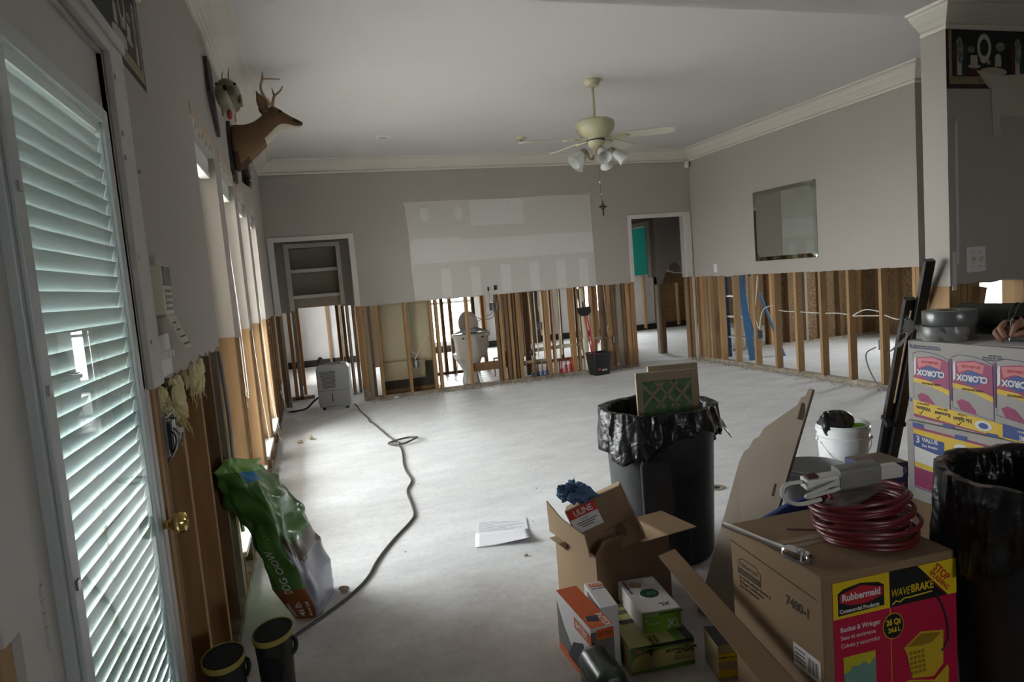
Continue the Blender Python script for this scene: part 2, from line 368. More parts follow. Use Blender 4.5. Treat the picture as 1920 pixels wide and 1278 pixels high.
# ---- right wall
YE = 4.924
ro = [(YB,ZC)] + jag(YB, YE, CUT, 0.006) + [(YE,ZC)]
wall_right = struct(MB().prism(ro, XR, XR+0.115, 'x').build('wall_right', WALL))
def rstud(y, w=0.038, m=STUD): return boxo('stud', (XR+0.006, y, 0.04), (XR+0.095, y+w, CUT+0.02), m, wall_right, 0.002)
for y, m_ in ((5.37,STUDL),(5.795,STUDL),(6.205,STUDL),(6.605,STUDL),(6.985,STUDL),(7.385,STUDL),(7.80,STUDL),(8.13,STUD),(8.29,STUDD),(8.37,STUD),(8.41,STUDD),(8.455,STUDG),(8.56,STUD),(8.60,STUD),(8.645,STUDD),(8.69,STUD),(4.93,STUDL),(4.972,STUDL)): rstud(y, m=m_)
boxo('sole_plate', (XR+0.004, YE, 0), (XR+0.1, YB, 0.04), PLATE, wall_right)
boxo('wall_return', (XR+0.115, YE, CUT-0.03), (X9, YE+0.115, ZC), WALL, wall_right)

# ---- near partition on the right
PX = 2.88
no_ = [(PX,HN)] + jag(PX, 6.2, CUT, 0.008) + [(6.2,HN)]
wall_near = struct(MB().prism(no_, YH, YH+0.13, 'y').build('wall_near_right', WALL))
for x0, x1, m_ in ((2.885,2.955,STUDL),(2.96,2.995,STUDL),(3.00,3.075,STUD),(3.36,3.395,STUDL),(3.40,3.56,STUDL),(3.60,3.64,STUD),(3.9,3.94,STUD),(4.3,4.34,STUD),(4.7,4.74,STUD),(5.1,5.14,STUD),(5.5,5.54,STUD)): boxo('stud', (x0,YH+0.01,0.04), (x1,YH+0.12,CUT+0.02), m_, wall_near, 0.002)
MB().box((-0.018,-0.02,0),(0.018,0.02,0.60), M=Matrix.Translation((2.905,YH-0.012,0.62)) @ Matrix.Rotation(R(14),4,'Y')).build('brace', STUDL, wall_near)
boxo('sole_plate', (PX,YH+0.01,0), (6.2,YH+0.12,0.04), PLATE, wall_near)
# outer walls that close the house
wfb = MB()
for lo, hi in (((XE,-0.12),(1.2,ZC+0.1)),((1.9,-0.12),(X9+0.1,ZC+0.1)),((1.2,-0.12),(1.9,1.3)),((1.2,2.0),(1.9,ZC+0.1))): wfb.box((lo[0],YF-0.1,lo[1]),(hi[0],YF,hi[1]))
wall_front = struct(wfb.build('wall_front', WALL))
w7 = struct(MB().box((1.2,YF-0.07,1.3),(1.24,YF,2.0)).box((1.86,YF-0.07,1.3),(1.9,YF,2.0)).box((1.24,YF-0.07,1.96),(1.86,YF,2.0)).box((1.24,YF-0.07,1.3),(1.86,YF,1.34)).build('window_7', WHITE))  # unseen window added behind the camera to lighten the near room
boxo('pane', (1.24,YF-0.04,1.34), (1.86,YF-0.036,1.96), GLASS, w7)
portal('daylight_portal_7', (1.55,YF-0.12,1.65), 0.7, 0.7, (PI/2,0,0))
# unseen porch overhang added to cut the sky light at the left windows
added_eave = struct(MB().box((XE-1.9,YF-1.0,2.50),(XE,Y9+1.0,2.60)).box((XE-1.9,YF-1.0,2.34),(XE-1.86,Y9+1.0,2.50)).build('roof_eave_added', TRIM))
struct(boxo('wall_added_wing', (XE-3.2,2.62,-0.32), (XE,2.80,2.50), mat('added_wing_stucco', (0.27,0.255,0.235), 0.9, (0.33,0.31,0.29), 12)))  # unseen wing wall added to block sky light along the window jambs
struct(MB().box((XE,YF-1.0,2.62),(X9+1,YF-0.1,2.72)).box((XE,Y9+0.1,2.62),(X9+1,Y9+0.9,2.72)).box((X9+0.1,YF-0.1,2.62),(X9+1,Y9+0.1,2.72)).build('roof_eave_rear', TRIM))
# ---- crown moulding, swept with mitred corners
def sweep(name, path, prof, m, parent=None, side=1):
    P2 = [Vector(p) for p in path]; n = len(P2); rows = []
    for i, p in enumerate(P2):
        d0 = (P2[i]-P2[i-1]).normalized() if i > 0 else None; d1 = (P2[i+1]-P2[i]).normalized() if i < n-1 else None
        nn = lambda d: Vector((-d[1], d[0]))*side
        if d0 is None: mv = nn(d1)
        elif d1 is None: mv = nn(d0)
        else:
            a = nn(d0); b = nn(d1); mv = (a+b); mv = mv/(mv.dot(a))
        rows.append([(p[0]+mv[0]*o, p[1]+mv[1]*o, z) for o, z in prof])
    k = len(prof); B_ = MB(); vs = [v for r_ in rows for v in r_]
    fs = [(i*k+j, i*k+(j+1)%k, (i+1)*k+(j+1)%k, (i+1)*k+j) for i in range(n-1) for j in range(k)]
    fs += [list(range(k)), list(range((n-1)*k, n*k))[::-1]]
    return B_.add(vs, fs).build(name, m, parent)
def crown(z): return [(0,z-0.155),(0.016,z-0.155),(0.021,z-0.145),(0.021,z-0.132),(0.013,z-0.125),(0.028,z-0.118),(0.034,z-0.105),(0.046,z-0.098),(0.06,z-0.085),(0.095,z-0.06),(0.118,z-0.035),(0.128,z-0.028),(0.132,z-0.02),(0.15,z-0.016),(0.178,z-0.013),(0.185,z),(0,z)]
struct(sweep('trim_1', [(XL,YH+0.13),(XL,YB),(XR,YB),(XR,YE),(X9,YE)], crown(ZC), TRIM, side=-1))
def crown2(z): return [(0,z-0.100),(0.010,z-0.100),(0.014,z-0.092),(0.014,z-0.084),(0.009,z-0.080),(0.020,z-0.074),(0.030,z-0.064),(0.05,z-0.05),(0.072,z-0.03),(0.080,z-0.022),(0.084,z-0.014),(0.098,z-0.011),(0.102,z),(0,z)]
struct(sweep('trim_2', [(5.6,YH),(PX,YH),(PX,YH+0.12)], crown2(HN), TRIM, side=1))
struct(sweep('trim_3', [(XL,YF),(XL,YH+0.02)], crown2(HN), TRIM, side=-1))
# ---- casings
def cas(name, parts): 
    b_ = MB()
    for lo, hi in parts: b_.box(lo, hi)
    return struct(b_.build(name, GREYCAS, bevel=0.003))
cas('trim_4', [((-0.405,YB-0.016,CUT-0.03),(-0.334,YB,2.145)), ((0.562,YB-0.016,CUT+0.005),(0.63,YB,2.145)), ((-0.334,YB-0.016,2.085),(0.562,YB,2.145))])
cas('trim_5', [((4.445,YB-0.016,CUT+0.01),(4.5,YB,2.178)), ((5.345,YB-0.016,CUT+0.01),(5.46,YB,2.178)), ((4.5,YB-0.016,2.118),(5.345,YB,2.178))])
boxo('casing_leg', (5.448,YB-0.014,0), (5.476,YB+0.03,CUT+0.01), GREYCAS, wall_back)

# ---- rooms behind the back wall
wall_far = struct(MB().prism([(XE,-0.12),(X9+0.1,-0.12),(X9+0.1,ZC+0.1),(6.5,ZC+0.1),(6.5,0.5),(5.6,0.5),(5.6,ZC+0.1),(3.35,ZC+0.1),(3.35,0.16),(2.35,0.16),(2.35,ZC+0.1),(XE,ZC+0.1)], Y9, Y9+0.1, 'y').build('wall_far', mat('far_white_wall', (0.62,0.62,0.62), 0.8, (0.72,0.72,0.72), 3)))
MB().prism([(2.35,2.3),(3.35,2.3),(3.35,ZC+0.1),(2.35,ZC+0.1)], Y9, Y9+0.1, 'y').build('wall_over_window', WHITE, wall_far)
MB().prism([(5.6,2.2),(6.5,2.2),(6.5,ZC+0.1),(5.6,ZC+0.1)], Y9, Y9+0.1, 'y').build('wall_over_window', WHITE, wall_far)
w8 = struct(MB().box((5.6,Y9,0.5),(5.65,Y9+0.06,2.2)).box((6.45,Y9,0.5),(6.5,Y9+0.06,2.2)).box((5.65,Y9,2.15),(6.45,Y9+0.06,2.2)).box((5.65,Y9,0.5),(6.45,Y9+0.06,0.55)).build('window_8', WHITE))  # out-of-sight window added to light the far room past the right door
boxo('pane', (5.65,Y9+0.028,0.55), (6.45,Y9+0.032,2.15), GLASS, w8)
portal('daylight_portal_8', (6.05,Y9+0.12,1.35), 0.9, 1.7, (-PI/2,0,0))
boxo('dark_base', (XE+0.02,Y9-0.012,0.0), (X9,Y9,0.13), DARK, wall_far)
w5 = struct(MB().box((2.35,Y9,0.16),(2.41,Y9+0.06,2.3)).box((3.29,Y9,0.16),(3.35,Y9+0.06,2.3)).box((2.41,Y9,2.24),(3.29,Y9+0.06,2.3)).box((2.41,Y9,0.16),(3.29,Y9+0.06,0.22)).build('window_5', WHITE))
boxo('sash_rail', (2.41,Y9+0.01,1.0), (3.29,Y9+0.05,1.05), WHITE, w5)
boxo('pane', (2.41,Y9+0.028,0.22), (3.29,Y9+0.032,1.0), GLASS, w5); boxo('pane', (2.41,Y9+0.028,1.05), (3.29,Y9+0.032,2.24), GLASS, w5)
portal('daylight_portal_5', (2.85,Y9+0.12,1.23), 1.0, 2.1, (-PI/2,0,0))
for x in (0.30,0.52,0.86,1.9,2.2,3.5,3.9,4.6,5.0,7.25,8.1,8.5): boxo('stud', (x,Y9-0.09,0.04), (x+0.04,Y9-0.015,CUT+0.02), STUD if x < 5 else STUDL, wall_far)
boxo('strand_board_panel', (7.55,Y9-0.01,0.13), (X9,Y9-0.002,2.6), OSB, wall_far)
boxo('teal_panel', (6.6,Y9-0.012,1.25), (7.53,Y9-0.002,2.75), mat('teal_paint', (0.012,0.36,0.31), 0.7, (0.014,0.4,0.34), 2), wall_far)
# outer right wall, strand board, with one window
RW0, RW1, RWZ0, RWZ1 = 6.55, 7.55, 0.25, 2.1
wr = MB()
for lo, hi in (((YF,-0.12),(RW0,ZC+0.1)),((RW1,-0.12),(Y9+0.1,ZC+0.1)),((RW0,-0.12),(RW1,RWZ0)),((RW0,RWZ1),(RW1,ZC+0.1))): wr.box((X9,lo[0],lo[1]),(X9+0.1,hi[0],hi[1]))
wall_outer = struct(wr.build('wall_outer_right', OSB))
w6 = struct(MB().box((X9,RW0,RWZ0),(X9+0.06,RW0+0.05,RWZ1)).box((X9,RW1-0.05,RWZ0),(X9+0.06,RW1,RWZ1)).box((X9,RW0+0.05,RWZ1-0.05),(X9+0.06,RW1-0.05,RWZ1)).box((X9,RW0+0.05,RWZ0),(X9+0.06,RW1-0.05,RWZ0+0.05)).build('window_6', WHITE))
boxo('pane', (X9+0.03,RW0+0.05,RWZ0+0.05), (X9+0.034,RW1-0.05,RWZ1-0.05), GLASS, w6)
portal('daylight_portal_6', (X9+0.12,(RW0+RW1)/2,(RWZ0+RWZ1)/2), RWZ1-RWZ0, RW1-RW0, (0,PI/2,0))
for y in (3.0,3.5,4.0,4.6,5.2,5.8,6.2,7.7,8.1,8.5): boxo('stud', (X9-0.1,y,0.04), (X9-0.012,y+0.038,CUT), STUDD, wall_outer)
# partition closing the right room
wall_p1 = struct(MB().box((XR+0.12,8.98,CUT),(X9,9.06,ZC)).build('wall_partition_right', WALL))
boxo('strand_board_panel', (6.9,9.04,0.04), (X9,9.055,CUT), OSB, wall_p1)
for x, m_ in ((5.75,STUDD),(6.02,STUD),(6.36,STUDD),(6.40,STUDG),(6.52,STUDG),(6.72,STUDD),(6.95,STUD),(7.3,STUDD),(7.62,STUDG),(7.95,STUD),(8.3,STUDD),(8.7,STUD)): boxo('stud', (x,8.96,0.04), (x+0.045,9.035,CUT), m_, wall_p1)
boxo('sole_plate', (6.3,8.95,0), (X9,9.06,0.04), PLATE, wall_p1)
# hall corner behind the right doorway
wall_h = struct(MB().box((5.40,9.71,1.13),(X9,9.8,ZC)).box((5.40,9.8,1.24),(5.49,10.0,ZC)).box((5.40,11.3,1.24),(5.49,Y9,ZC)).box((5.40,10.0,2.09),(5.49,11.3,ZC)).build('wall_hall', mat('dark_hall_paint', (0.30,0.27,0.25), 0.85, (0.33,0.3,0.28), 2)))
MB().prism([(5.56,1.28),(5.62,1.34),(5.72,1.30),(5.86,1.265),(5.92,1.27),(5.9,1.13),(5.5,1.13)], 9.702, 9.71, 'y').build('broken_drywall_edge', STUDD, wall_h)
MB().prism([(5.57,1.33),(5.60,1.36),(5.64,1.33),(5.74,1.30),(5.86,1.29),(5.86,1.275),(5.73,1.285),(5.62,1.315)], 9.698, 9.704, 'y').build('torn_paper_edge', WHITE, wall_h)
MB().ball((5.73,9.711,1.335),(0.11,0.005,0.135)).build('drywall_hole', mat('dark_hole_paper', (0.16,0.13,0.115), 0.9), wall_h)  # dark flattened ellipsoid set on the wall for the hole
MB().box((5.385,9.86,1.24),(5.40,9.95,2.16)).box((5.385,11.25,1.24),(5.40,11.33,2.16)).box((5.385,9.95,2.09),(5.40,11.25,2.16)).build('door_casing', GREYCAS, wall_h)
for x0, x1, m_ in ((5.40,5.45,STUDG),(5.455,5.52,STUDD),(6.05,6.09,STUD),(6.6,6.64,STUD),(7.2,7.24,STUD),(7.9,7.94,STUD)): boxo('stud', (x0,9.715,0), (x1,9.80,1.25), m_, wall_h)
for y in (11.3,11.8,12.3,12.9): boxo('stud', (5.40,y,0), (5.49,y+0.04,1.25), STUD, wall_h)
# left hall, pantry and bathroom partitions
DRK = mat('darker_hall_paint', (0.30,0.275,0.255), 0.85, (0.33,0.305,0.28), 2)  # darker than the main room wall colour
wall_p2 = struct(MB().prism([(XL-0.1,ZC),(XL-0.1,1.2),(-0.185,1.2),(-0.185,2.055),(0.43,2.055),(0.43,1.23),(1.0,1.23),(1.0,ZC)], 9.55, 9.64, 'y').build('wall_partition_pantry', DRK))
MB().box((-0.245,9.535,1.22),(-0.185,9.55,2.115)).box((0.43,9.535,1.25),(0.485,9.55,2.115)).box((-0.185,9.535,2.055),(0.43,9.55,2.115)).build('door_casing', GREYCAS, wall_p2)
pn = MB().box((-0.30,10.02,1.24),(0.6,10.06,2.4)).box((-0.30,9.64,1.24),(-0.26,10.02,2.4)).box((0.52,9.64,1.24),(0.56,10.02,2.4)).build('pantry_back', mat('pantry_paint', (0.42,0.38,0.31), 0.8), wall_p2)
for z in (1.42,1.775): boxo('pantry_shelf', (-0.26,9.66,z-0.045), (0.52,10.02,z), WHITE, wall_p2, 0.003)
for x0, x1, y, m_ in ((-0.40,-0.36,9.56,STUDD),(-0.30,-0.255,9.56,STUD),(-0.235,-0.19,9.56,STUDG),(-0.19,-0.15,10.0,STUD),(0.42,0.46,9.56,STUDD),(0.48,0.52,9.56,STUD),(0.56,0.60,9.56,STUDG),(0.36,0.40,10.05,STUDD),(0.62,0.66,9.7,STUDD),(-0.25,-0.21,11.0,STUD)): boxo('stud', (x0,y,0), (x1,y+0.085,1.24), m_, wall_p2)
boxo('copper_riser', (0.495,9.53,0), (0.505,9.54,1.23), WHITE, wall_p2)
boxo('bottom_plate', (-0.4,9.56,0), (-0.05,9.64,0.04), PLATE, wall_p2)
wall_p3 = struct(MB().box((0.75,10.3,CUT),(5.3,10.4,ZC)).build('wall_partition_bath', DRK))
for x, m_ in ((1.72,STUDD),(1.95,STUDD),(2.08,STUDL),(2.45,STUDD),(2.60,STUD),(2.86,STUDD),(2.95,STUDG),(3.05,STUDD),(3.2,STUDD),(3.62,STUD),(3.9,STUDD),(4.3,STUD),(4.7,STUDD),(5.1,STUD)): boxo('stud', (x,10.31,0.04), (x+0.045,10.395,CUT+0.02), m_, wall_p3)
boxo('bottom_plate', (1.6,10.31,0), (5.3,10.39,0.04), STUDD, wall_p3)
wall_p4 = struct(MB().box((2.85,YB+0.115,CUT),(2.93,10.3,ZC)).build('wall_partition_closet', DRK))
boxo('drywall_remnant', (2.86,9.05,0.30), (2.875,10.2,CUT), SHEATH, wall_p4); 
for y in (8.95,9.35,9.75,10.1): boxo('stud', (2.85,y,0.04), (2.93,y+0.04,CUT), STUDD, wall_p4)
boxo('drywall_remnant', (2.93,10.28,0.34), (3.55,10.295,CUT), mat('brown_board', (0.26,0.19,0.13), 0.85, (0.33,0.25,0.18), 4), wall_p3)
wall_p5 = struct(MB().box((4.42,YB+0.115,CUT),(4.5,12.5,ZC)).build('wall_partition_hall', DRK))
for y, m_ in ((8.86,STUDD),(9.3,STUD),(9.7,STUDD),(10.2,STUD)): boxo('stud', (4.42,y,0.0), (4.50,y+0.04,CUT+0.02), m_, wall_p5)
# ================================================================== LEFT SIDE
# ---- glazed door with enclosed blind
DOORM = mat('door_paint', (0.50,0.485,0.46), 0.5, (0.54,0.525,0.5), 3)
LITE = mat('lite_frame_plastic', (0.50,0.53,0.54), 0.4)
DX = XL-0.012
door = MB()
FY0, FY1, FZ0, FZ1 = 1.195, 1.84, 0.17, 1.905
door.box((DX-0.044,1.125,0.012),(DX,FY0+0.03,2.05)).box((DX-0.044,FY1-0.03,0.012),(DX,1.903,2.05)).box((DX-0.044,FY0+0.03,FZ1-0.03),(DX,FY1-0.03,2.05)).box((DX-0.044,FY0+0.03,0.012),(DX,FY1-0.03,FZ0+0.03))
door_1 = struct(door.build('door_1', DOORM))
fx = DX+0.024
lf = MB()
for (a, b, c, d) in ((FY0,FY0+0.05,FZ0,FZ1),(FY1-0.05,FY1,FZ0,FZ1),(FY0+0.05,FY1-0.05,FZ1-0.045,FZ1),(FY0+0.05,FY1-0.05,FZ0,FZ0+0.045)):
    lf.box((DX-0.001,a,c),(fx-0.008,b,d))
lf.box((fx-0.008,FY0+0.012,FZ0+0.012),(fx,FY0+0.05,FZ1-0.012)).box((fx-0.008,FY1-0.05,FZ0+0.012),(fx,FY1-0.012,FZ1-0.012)).box((fx-0.008,FY0+0.05,FZ1-0.045),(fx,FY1-0.05,FZ1-0.012)).box((fx-0.008,FY0+0.05,FZ0+0.012),(fx,FY1-0.05,FZ0+0.045))
lite = lf.build('lite_frame', LITE, door_1, bevel=0.002)
boxo('pane', (fx-0.010,FY0+0.045,FZ0+0.04), (fx-0.005,FY1-0.035,FZ1-0.04), glass_mat('door_glass', (0.90,0.96,0.95), 1.5), door_1)
boxo('pane', (DX-0.040,FY0+0.03,FZ0+0.03), (DX-0.036,FY1-0.03,FZ1-0.03), GLASS, door_1)
SLAT = mat('blind_slat', (0.66,0.71,0.72), 0.5, transl=0.08)
sm = MB().box((-0.021,0,-0.0006),(0.021,FY1-FY0-0.102,0.0006)).build('blind_slat', SLAT, door_1)
sm.location = (DX+0.004,FY0+0.051,FZ0+0.07); sm.rotation_euler = (0,R(-78),0)
for k in range(1, 47):
    c = sm.copy(); COL.objects.link(c); c.location = (DX+0.004,FY0+0.051,FZ0+0.07+k*0.0355); c.rotation_euler = (0,R(-74 if k > 18 else -79),0)
boxo('blind_headrail', (DX-0.02,FY0+0.051,FZ1-0.066), (DX+0.010,FY1-0.051,FZ1-0.046), WHITE, door_1)
for y in (FY0+0.14, FY1-0.14): MB().tube([(DX-0.010,y,FZ0+0.06),(DX-0.010,y,FZ1-0.06)], 0.0012, 5).build('ladder_cord', WHITE, door_1)
for z in (0.30,0.62,0.98,1.30,1.62,1.84):
    boxo('clip_screw', (fx,FY0+0.02,z), (fx+0.004,FY0+0.034,z+0.016), METAL, door_1)
MB().lathe([(0,0),(0.032,0),(0.033,0.006),(0.02,0.012),(0.012,0.014),(0.011,0.03),(0.018,0.036),(0.027,0.046),(0.029,0.058),(0.024,0.07),(0.016,0.074),(0.0145,0.070),(0,0.069)], 24, M=Matrix.Translation((DX,1.868,0.87)) @ Matrix.Rotation(PI/2,4,'Y')).build('door_knob', BRASS, door_1, smooth=True)
boxo('latch_plate', (DX-0.03,1.899,0.80), (DX-0.006,1.906,0.86), BRASS, door_1)
for z in (0.93,1.75):
    h = MB()
    for k in range(5): h.tube([(DX+0.006,1.122,z+k*0.0205),(DX+0.006,1.122,z+k*0.0205+0.0195)], 0.0075, 10)
    h.box((DX-0.001,1.09,z),(DX+0.001,1.155,z+0.1))
    h.build('hinge', DOORM, door_1)
# jambs and casing
JAMB = mat('jamb_paint', (0.52,0.50,0.475), 0.55, (0.57,0.55,0.52), 5)
struct(MB().box((XE+0.02,DY1,0.0),(XL-0.002,DY1+0.035,2.09)).box((XE+0.02,1.04,0),(XL-0.002,1.122,2.09)).box((XE+0.02,1.122,2.052),(XL-0.002,DY1,2.09)).build('trim_6', JAMB))
struct(MB().box((XL,DY1+0.012,CUT-0.005),(XL+0.016,2.05,2.125)).box((XL,0.95,2.062),(XL+0.016,DY1+0.012,2.125)).box((XL,0.95,1.02),(XL+0.016,1.04,2.062)).box((XL+0.016,0.95,2.095),(XL+0.024,2.05,2.125)).build('trim_7', JAMB, bevel=0.002))
for z, y in ((2.0,1.93),(1.86,1.93),(1.80,1.925),(1.55,1.93),(1.33,1.94)): boxo('staple', (XL+0.016,y,z), (XL+0.02,y+0.008,z+0.012), METAL, bpy.data.objects['trim_7'])
# ---- wallpaper border with painted still life
BORD = mat('border_green_black', (0.008,0.014,0.012), 0.7); GOLD = mat('border_gold', (0.16,0.12,0.05), 0.6, (0.3,0.25,0.13), 60, amt=0.4)
MAROON = mat('border_maroon', (0.035,0.012,0.014), 0.7); CREAM = mat('border_cream', (0.36,0.33,0.26), 0.7, (0.42,0.39,0.32), 20); BOOKG = mat('border_book_green', (0.015,0.04,0.035), 0.7); BOOKR = mat('border_book_red', (0.07,0.015,0.02), 0.7); LEAF = mat('border_leaf', (0.07,0.10,0.07), 0.7, (0.25,0.27,0.2), 40, amt=0.4)
def border(parent, T, s0, s1, z0, z1, flip=False):
    # T(s, z, d) -> world; s runs along the wall away from the loose end
    def q(name, s_a, z_a, s_b, z_b, d, m):
        b_ = MB(); vs = [T(s_a,z_a,0),T(s_b,z_a,0),T(s_b,z_b,0),T(s_a,z_b,0),T(s_a,z_a,d),T(s_b,z_a,d),T(s_b,z_b,d),T(s_a,z_b,d)]
        b_.add(vs, [(0,3,2,1),(4,5,6,7),(0,1,5,4),(1,2,6,5),(2,3,7,6),(3,0,4,7)]); return b_.build(name, m, parent)
    def ell(name, s_c, z_c, rs, rz, d, m, hole=0.0):
        n = 20; b_ = MB(); vo = [T(s_c+rs*math.cos(2*PI*k/n), z_c+rz*math.sin(2*PI*k/n), d) for k in range(n)]
        vi = [T(s_c+rs*hole*math.cos(2*PI*k/n), z_c+rz*hole*math.sin(2*PI*k/n), d) for k in range(n)]
        b_.add(vo+vi, [(k,(k+1)%n,(k+1)%n+n,k+n) for k in range(n)]); return b_.build(name, m, parent)
    h = z1-z0
    q('border_paper', s0, z0, s1, z1, 0.0006, MAROON)
    q('gilt_band', s0+0.016, z0+0.02, s1, z0+0.055, 0.0010, GOLD); q('gilt_band', s0+0.016, z0+0.055, s0+0.035, z1, 0.0010, GOLD)
    q('border_ground', s0+0.037, z0+0.057, s1, z1, 0.0010, BORD)
    s = s0+0.04; n = 0
    while s < s1-0.35 and n < 3:
        n += 1
        q('painted_book', s, z0+0.06, s+0.022, z1-0.055, 0.0014, BOOKR); q('painted_book', s+0.024, z0+0.06, s+0.052, z1-0.045, 0.0014, CREAM)
        q('painted_book', s+0.054, z0+0.06, s+0.078, z1-0.06, 0.0014, BOOKG); ell('painted_ivy', s+0.042, z0+0.17, 0.02, 0.06, 0.0017, LEAF)
        q('painted_book', s+0.085, z0+0.062, s+0.17, z0+0.09, 0.0014, BOOKR); ell('painted_cloth', s+0.24, z0+0.075, 0.09, 0.022, 0.0013, CREAM)
        q('painted_cup', s+0.105, z0+0.105, s+0.148, z0+0.15, 0.0016, CREAM); ell('painted_saucer', s+0.127, z0+0.1, 0.04, 0.009, 0.0018, CREAM); ell('painted_ivy', s+0.11, z0+0.175, 0.022, 0.015, 0.0014, LEAF)
        ell('painted_plate', s+0.19, z0+0.185, 0.043, 0.062, 0.0016, CREAM, 0.62); ell('painted_cup', s+0.185, z0+0.13, 0.02, 0.016, 0.002, CREAM); ell('painted_ivy', s+0.215, z0+0.12, 0.012, 0.014, 0.0022, LEAF)
        q('painted_cup', s+0.255, z0+0.10, s+0.295, z0+0.145, 0.0016, CREAM); ell('painted_cup', s+0.275, z0+0.148, 0.016, 0.01, 0.0018, CREAM); ell('painted_ivy', s+0.29, z0+0.19, 0.03, 0.02, 0.0014, LEAF)
        s += 0.36
pl_ = struct(boxo('trim_8', (XL,2.408,2.10), (XL+0.0004,2.412,2.38), MAROON))
border(pl_, lambda s, z, d: (XL+0.0002+d, YH-s, z), 0.0, 0.62, 2.10, 2.385)
pr_ = struct(boxo('trim_9', (PX+0.001,YH-0.0004,2.125), (PX+0.004,YH,2.385), MAROON))
border(pr_, lambda s, z, d: (PX+s, YH-0.0002-d, z), 0.0, 0.75, 2.122, 2.385)
# torn-off part of the border at the frame's right
MB().prism([(3.128,2.13),(3.06,2.205),(3.20,2.18),(3.5,2.2),(3.5,1.98),(3.20,2.0),(3.205,1.90),(3.155,1.90),(3.15,2.12)], YH-0.004, YH-0.0023, 'y').build('torn_backing_paper', mat('paper_backing', (0.46,0.43,0.36), 0.85, (0.52,0.49,0.42), 5), pr_)
# ---- alarm keypad, note and switch plate
IV = mat('ivory_plastic', (0.62,0.58,0.45), 0.45)
t = thing('alarm_keypad', 'ivory alarm keypad with flip-down lid on the grey wall beside the door', 'keypad')
boxo('body', (XL,2.115,1.40), (XL+0.032,2.225,1.545), IV, t, 0.004)
boxo('screen', (XL+0.032,2.12,1.485), (XL+0.034,2.22,1.54), mat('lcd_screen', (0.07,0.075,0.075), 0.25), t)
for r_ in range(4):
    for c_ in range(3): boxo('button', (XL+0.032,2.125+c_*0.03,1.465-r_*0.017), (XL+0.035,2.145+c_*0.03,1.474-r_*0.017), mat('key_grey', (0.28,0.29,0.3), 0.6), t)
MB().prism([(0.028,1.40),(0.032,1.40),(0.068,1.30),(0.064,1.298)], 2.115, 2.225, 'y', M=Matrix.Translation((XL,0,0))).build('lid', IV, t)
for k in range(4): MB().box((0,2.13,0),(0.001,2.13+0.05+0.01*k,0.004), M=Matrix.Translation((XL+0.041+0.008*k,0,1.375-0.021*k))).build('handwriting', mat('pen_ink', (0.05,0.05,0.1), 0.8), t)
t = thing('switch_plate', 'white multi-gang switch plate on the left wall below the keypad', 'switch')
MB().box((XL,2.075,1.225),(XL+0.006,2.24,1.345)).build('plate', WHITE, t, bevel=0.002)
for k in range(3): boxo('toggle', (XL+0.006,2.105+k*0.048,1.275), (XL+0.02,2.117+k*0.048,1.295), WHITE, t)
t = tag(boxo('wall_screw', (XL,2.12,1.80), (XL+0.012,2.128,1.808), METAL), 'small screw left in the grey wall right of the door head', 'screw')
# ---- insulation tufts and the open switch box under the cut drywall
INS = mat('yellow_fibreglass', (0.60,0.52,0.24), 0.95, (0.75,0.67,0.42), 30, amt=0.6, bump=0.6, bscale=60)
def tuft(name, c, r, label, seed):
    rg = random.Random(seed); b_ = MB()
    for k in range(26):
        d = Vector((rg.uniform(-0.2,1), rg.uniform(-1,1), rg.uniform(-1,0.9)))
        p = Vector(c)+Vector((d[0]*r[0],d[1]*r[1],d[2]*r[2]))*0.55
        b_.ball(p, (r[0]*rg.uniform(.3,.5), r[1]*rg.uniform(.25,.45), r[2]*rg.uniform(.25,.45)), seg=7, rings=5, M=Matrix.Rotation(rg.uniform(0,3),3,'X'))
    for k in range(40):
        a = Vector(c)+Vector((rg.uniform(0,.5)*r[0], rg.uniform(-.8,.8)*r[1], rg.uniform(-1,-.1)*r[2]))
        b_.tube([a, a+Vector((rg.uniform(0,.02),rg.uniform(-.02,.02),rg.uniform(-.05,0))), a+Vector((rg.uniform(0,.025),rg.uniform(-.03,.03),rg.uniform(-.08,-.02)))], [0.0022,0.0014,0.0003], 4)
    return tag(b_.build(name, INS, smooth=True), label, 'insulation', 'insulation tufts under the cut drywall')
tuft('insulation_tuft', (XL-0.03,2.12,1.18), (0.04,0.07,0.04), 'yellow fibreglass tuft bulging directly under the switch plate', 1)
tuft('insulation_tuft', (XL-0.025,2.31,1.135), (0.045,0.11,0.085), 'largest yellow fibreglass tuft hanging below the cut drywall right of the switch plate', 2)
tuft('insulation_tuft', (XL-0.03,2.75,1.16), (0.045,0.16,0.06), 'yellow fibreglass tuft beside the loose metal corner bead', 3)
tuft('insulation_tuft', (XL-0.05,7.6,1.15), (0.05,0.12,0.08), 'yellow fibreglass tuft in the far left corner by the pantry doorway', 4)
t = thing('switch_box', 'grey metal switch box of loose wires under the switch plate', 'junction box')
MB().box((XL-0.07,2.075,1.0),(XL+0.0,2.08,1.115)).box((XL-0.07,2.195,1.0),(XL,2.20,1.115)).box((XL-0.07,2.08,1.11),(XL,2.195,1.115)).box((XL-0.07,2.08,1.0),(XL,2.195,1.005)).build('box', METAL, t)
for k in range(4): boxo('switch_mechanism', (XL-0.05,2.085+k*0.028,1.02), (XL+0.008,2.105+k*0.028,1.095), [DARK, METAL, WHITE, DARK][k], t)
boxo('toggle', (XL+0.008,2.13,1.058), (XL+0.03,2.142,1.07), WHITE, t)
rg = random.Random(5)
for k in range(7):
    y = 2.08+k*0.018; MB().tube(spline([(XL-0.01,y,1.09),(XL+0.018,y+rg.uniform(-.01,.01),1.06),(XL+0.012,y+rg.uniform(-.02,.02),1.02),(XL-0.01,y,0.985)],4), 0.002, 5).build('wire', [DARK, WHITE, METAL][k%3], t)
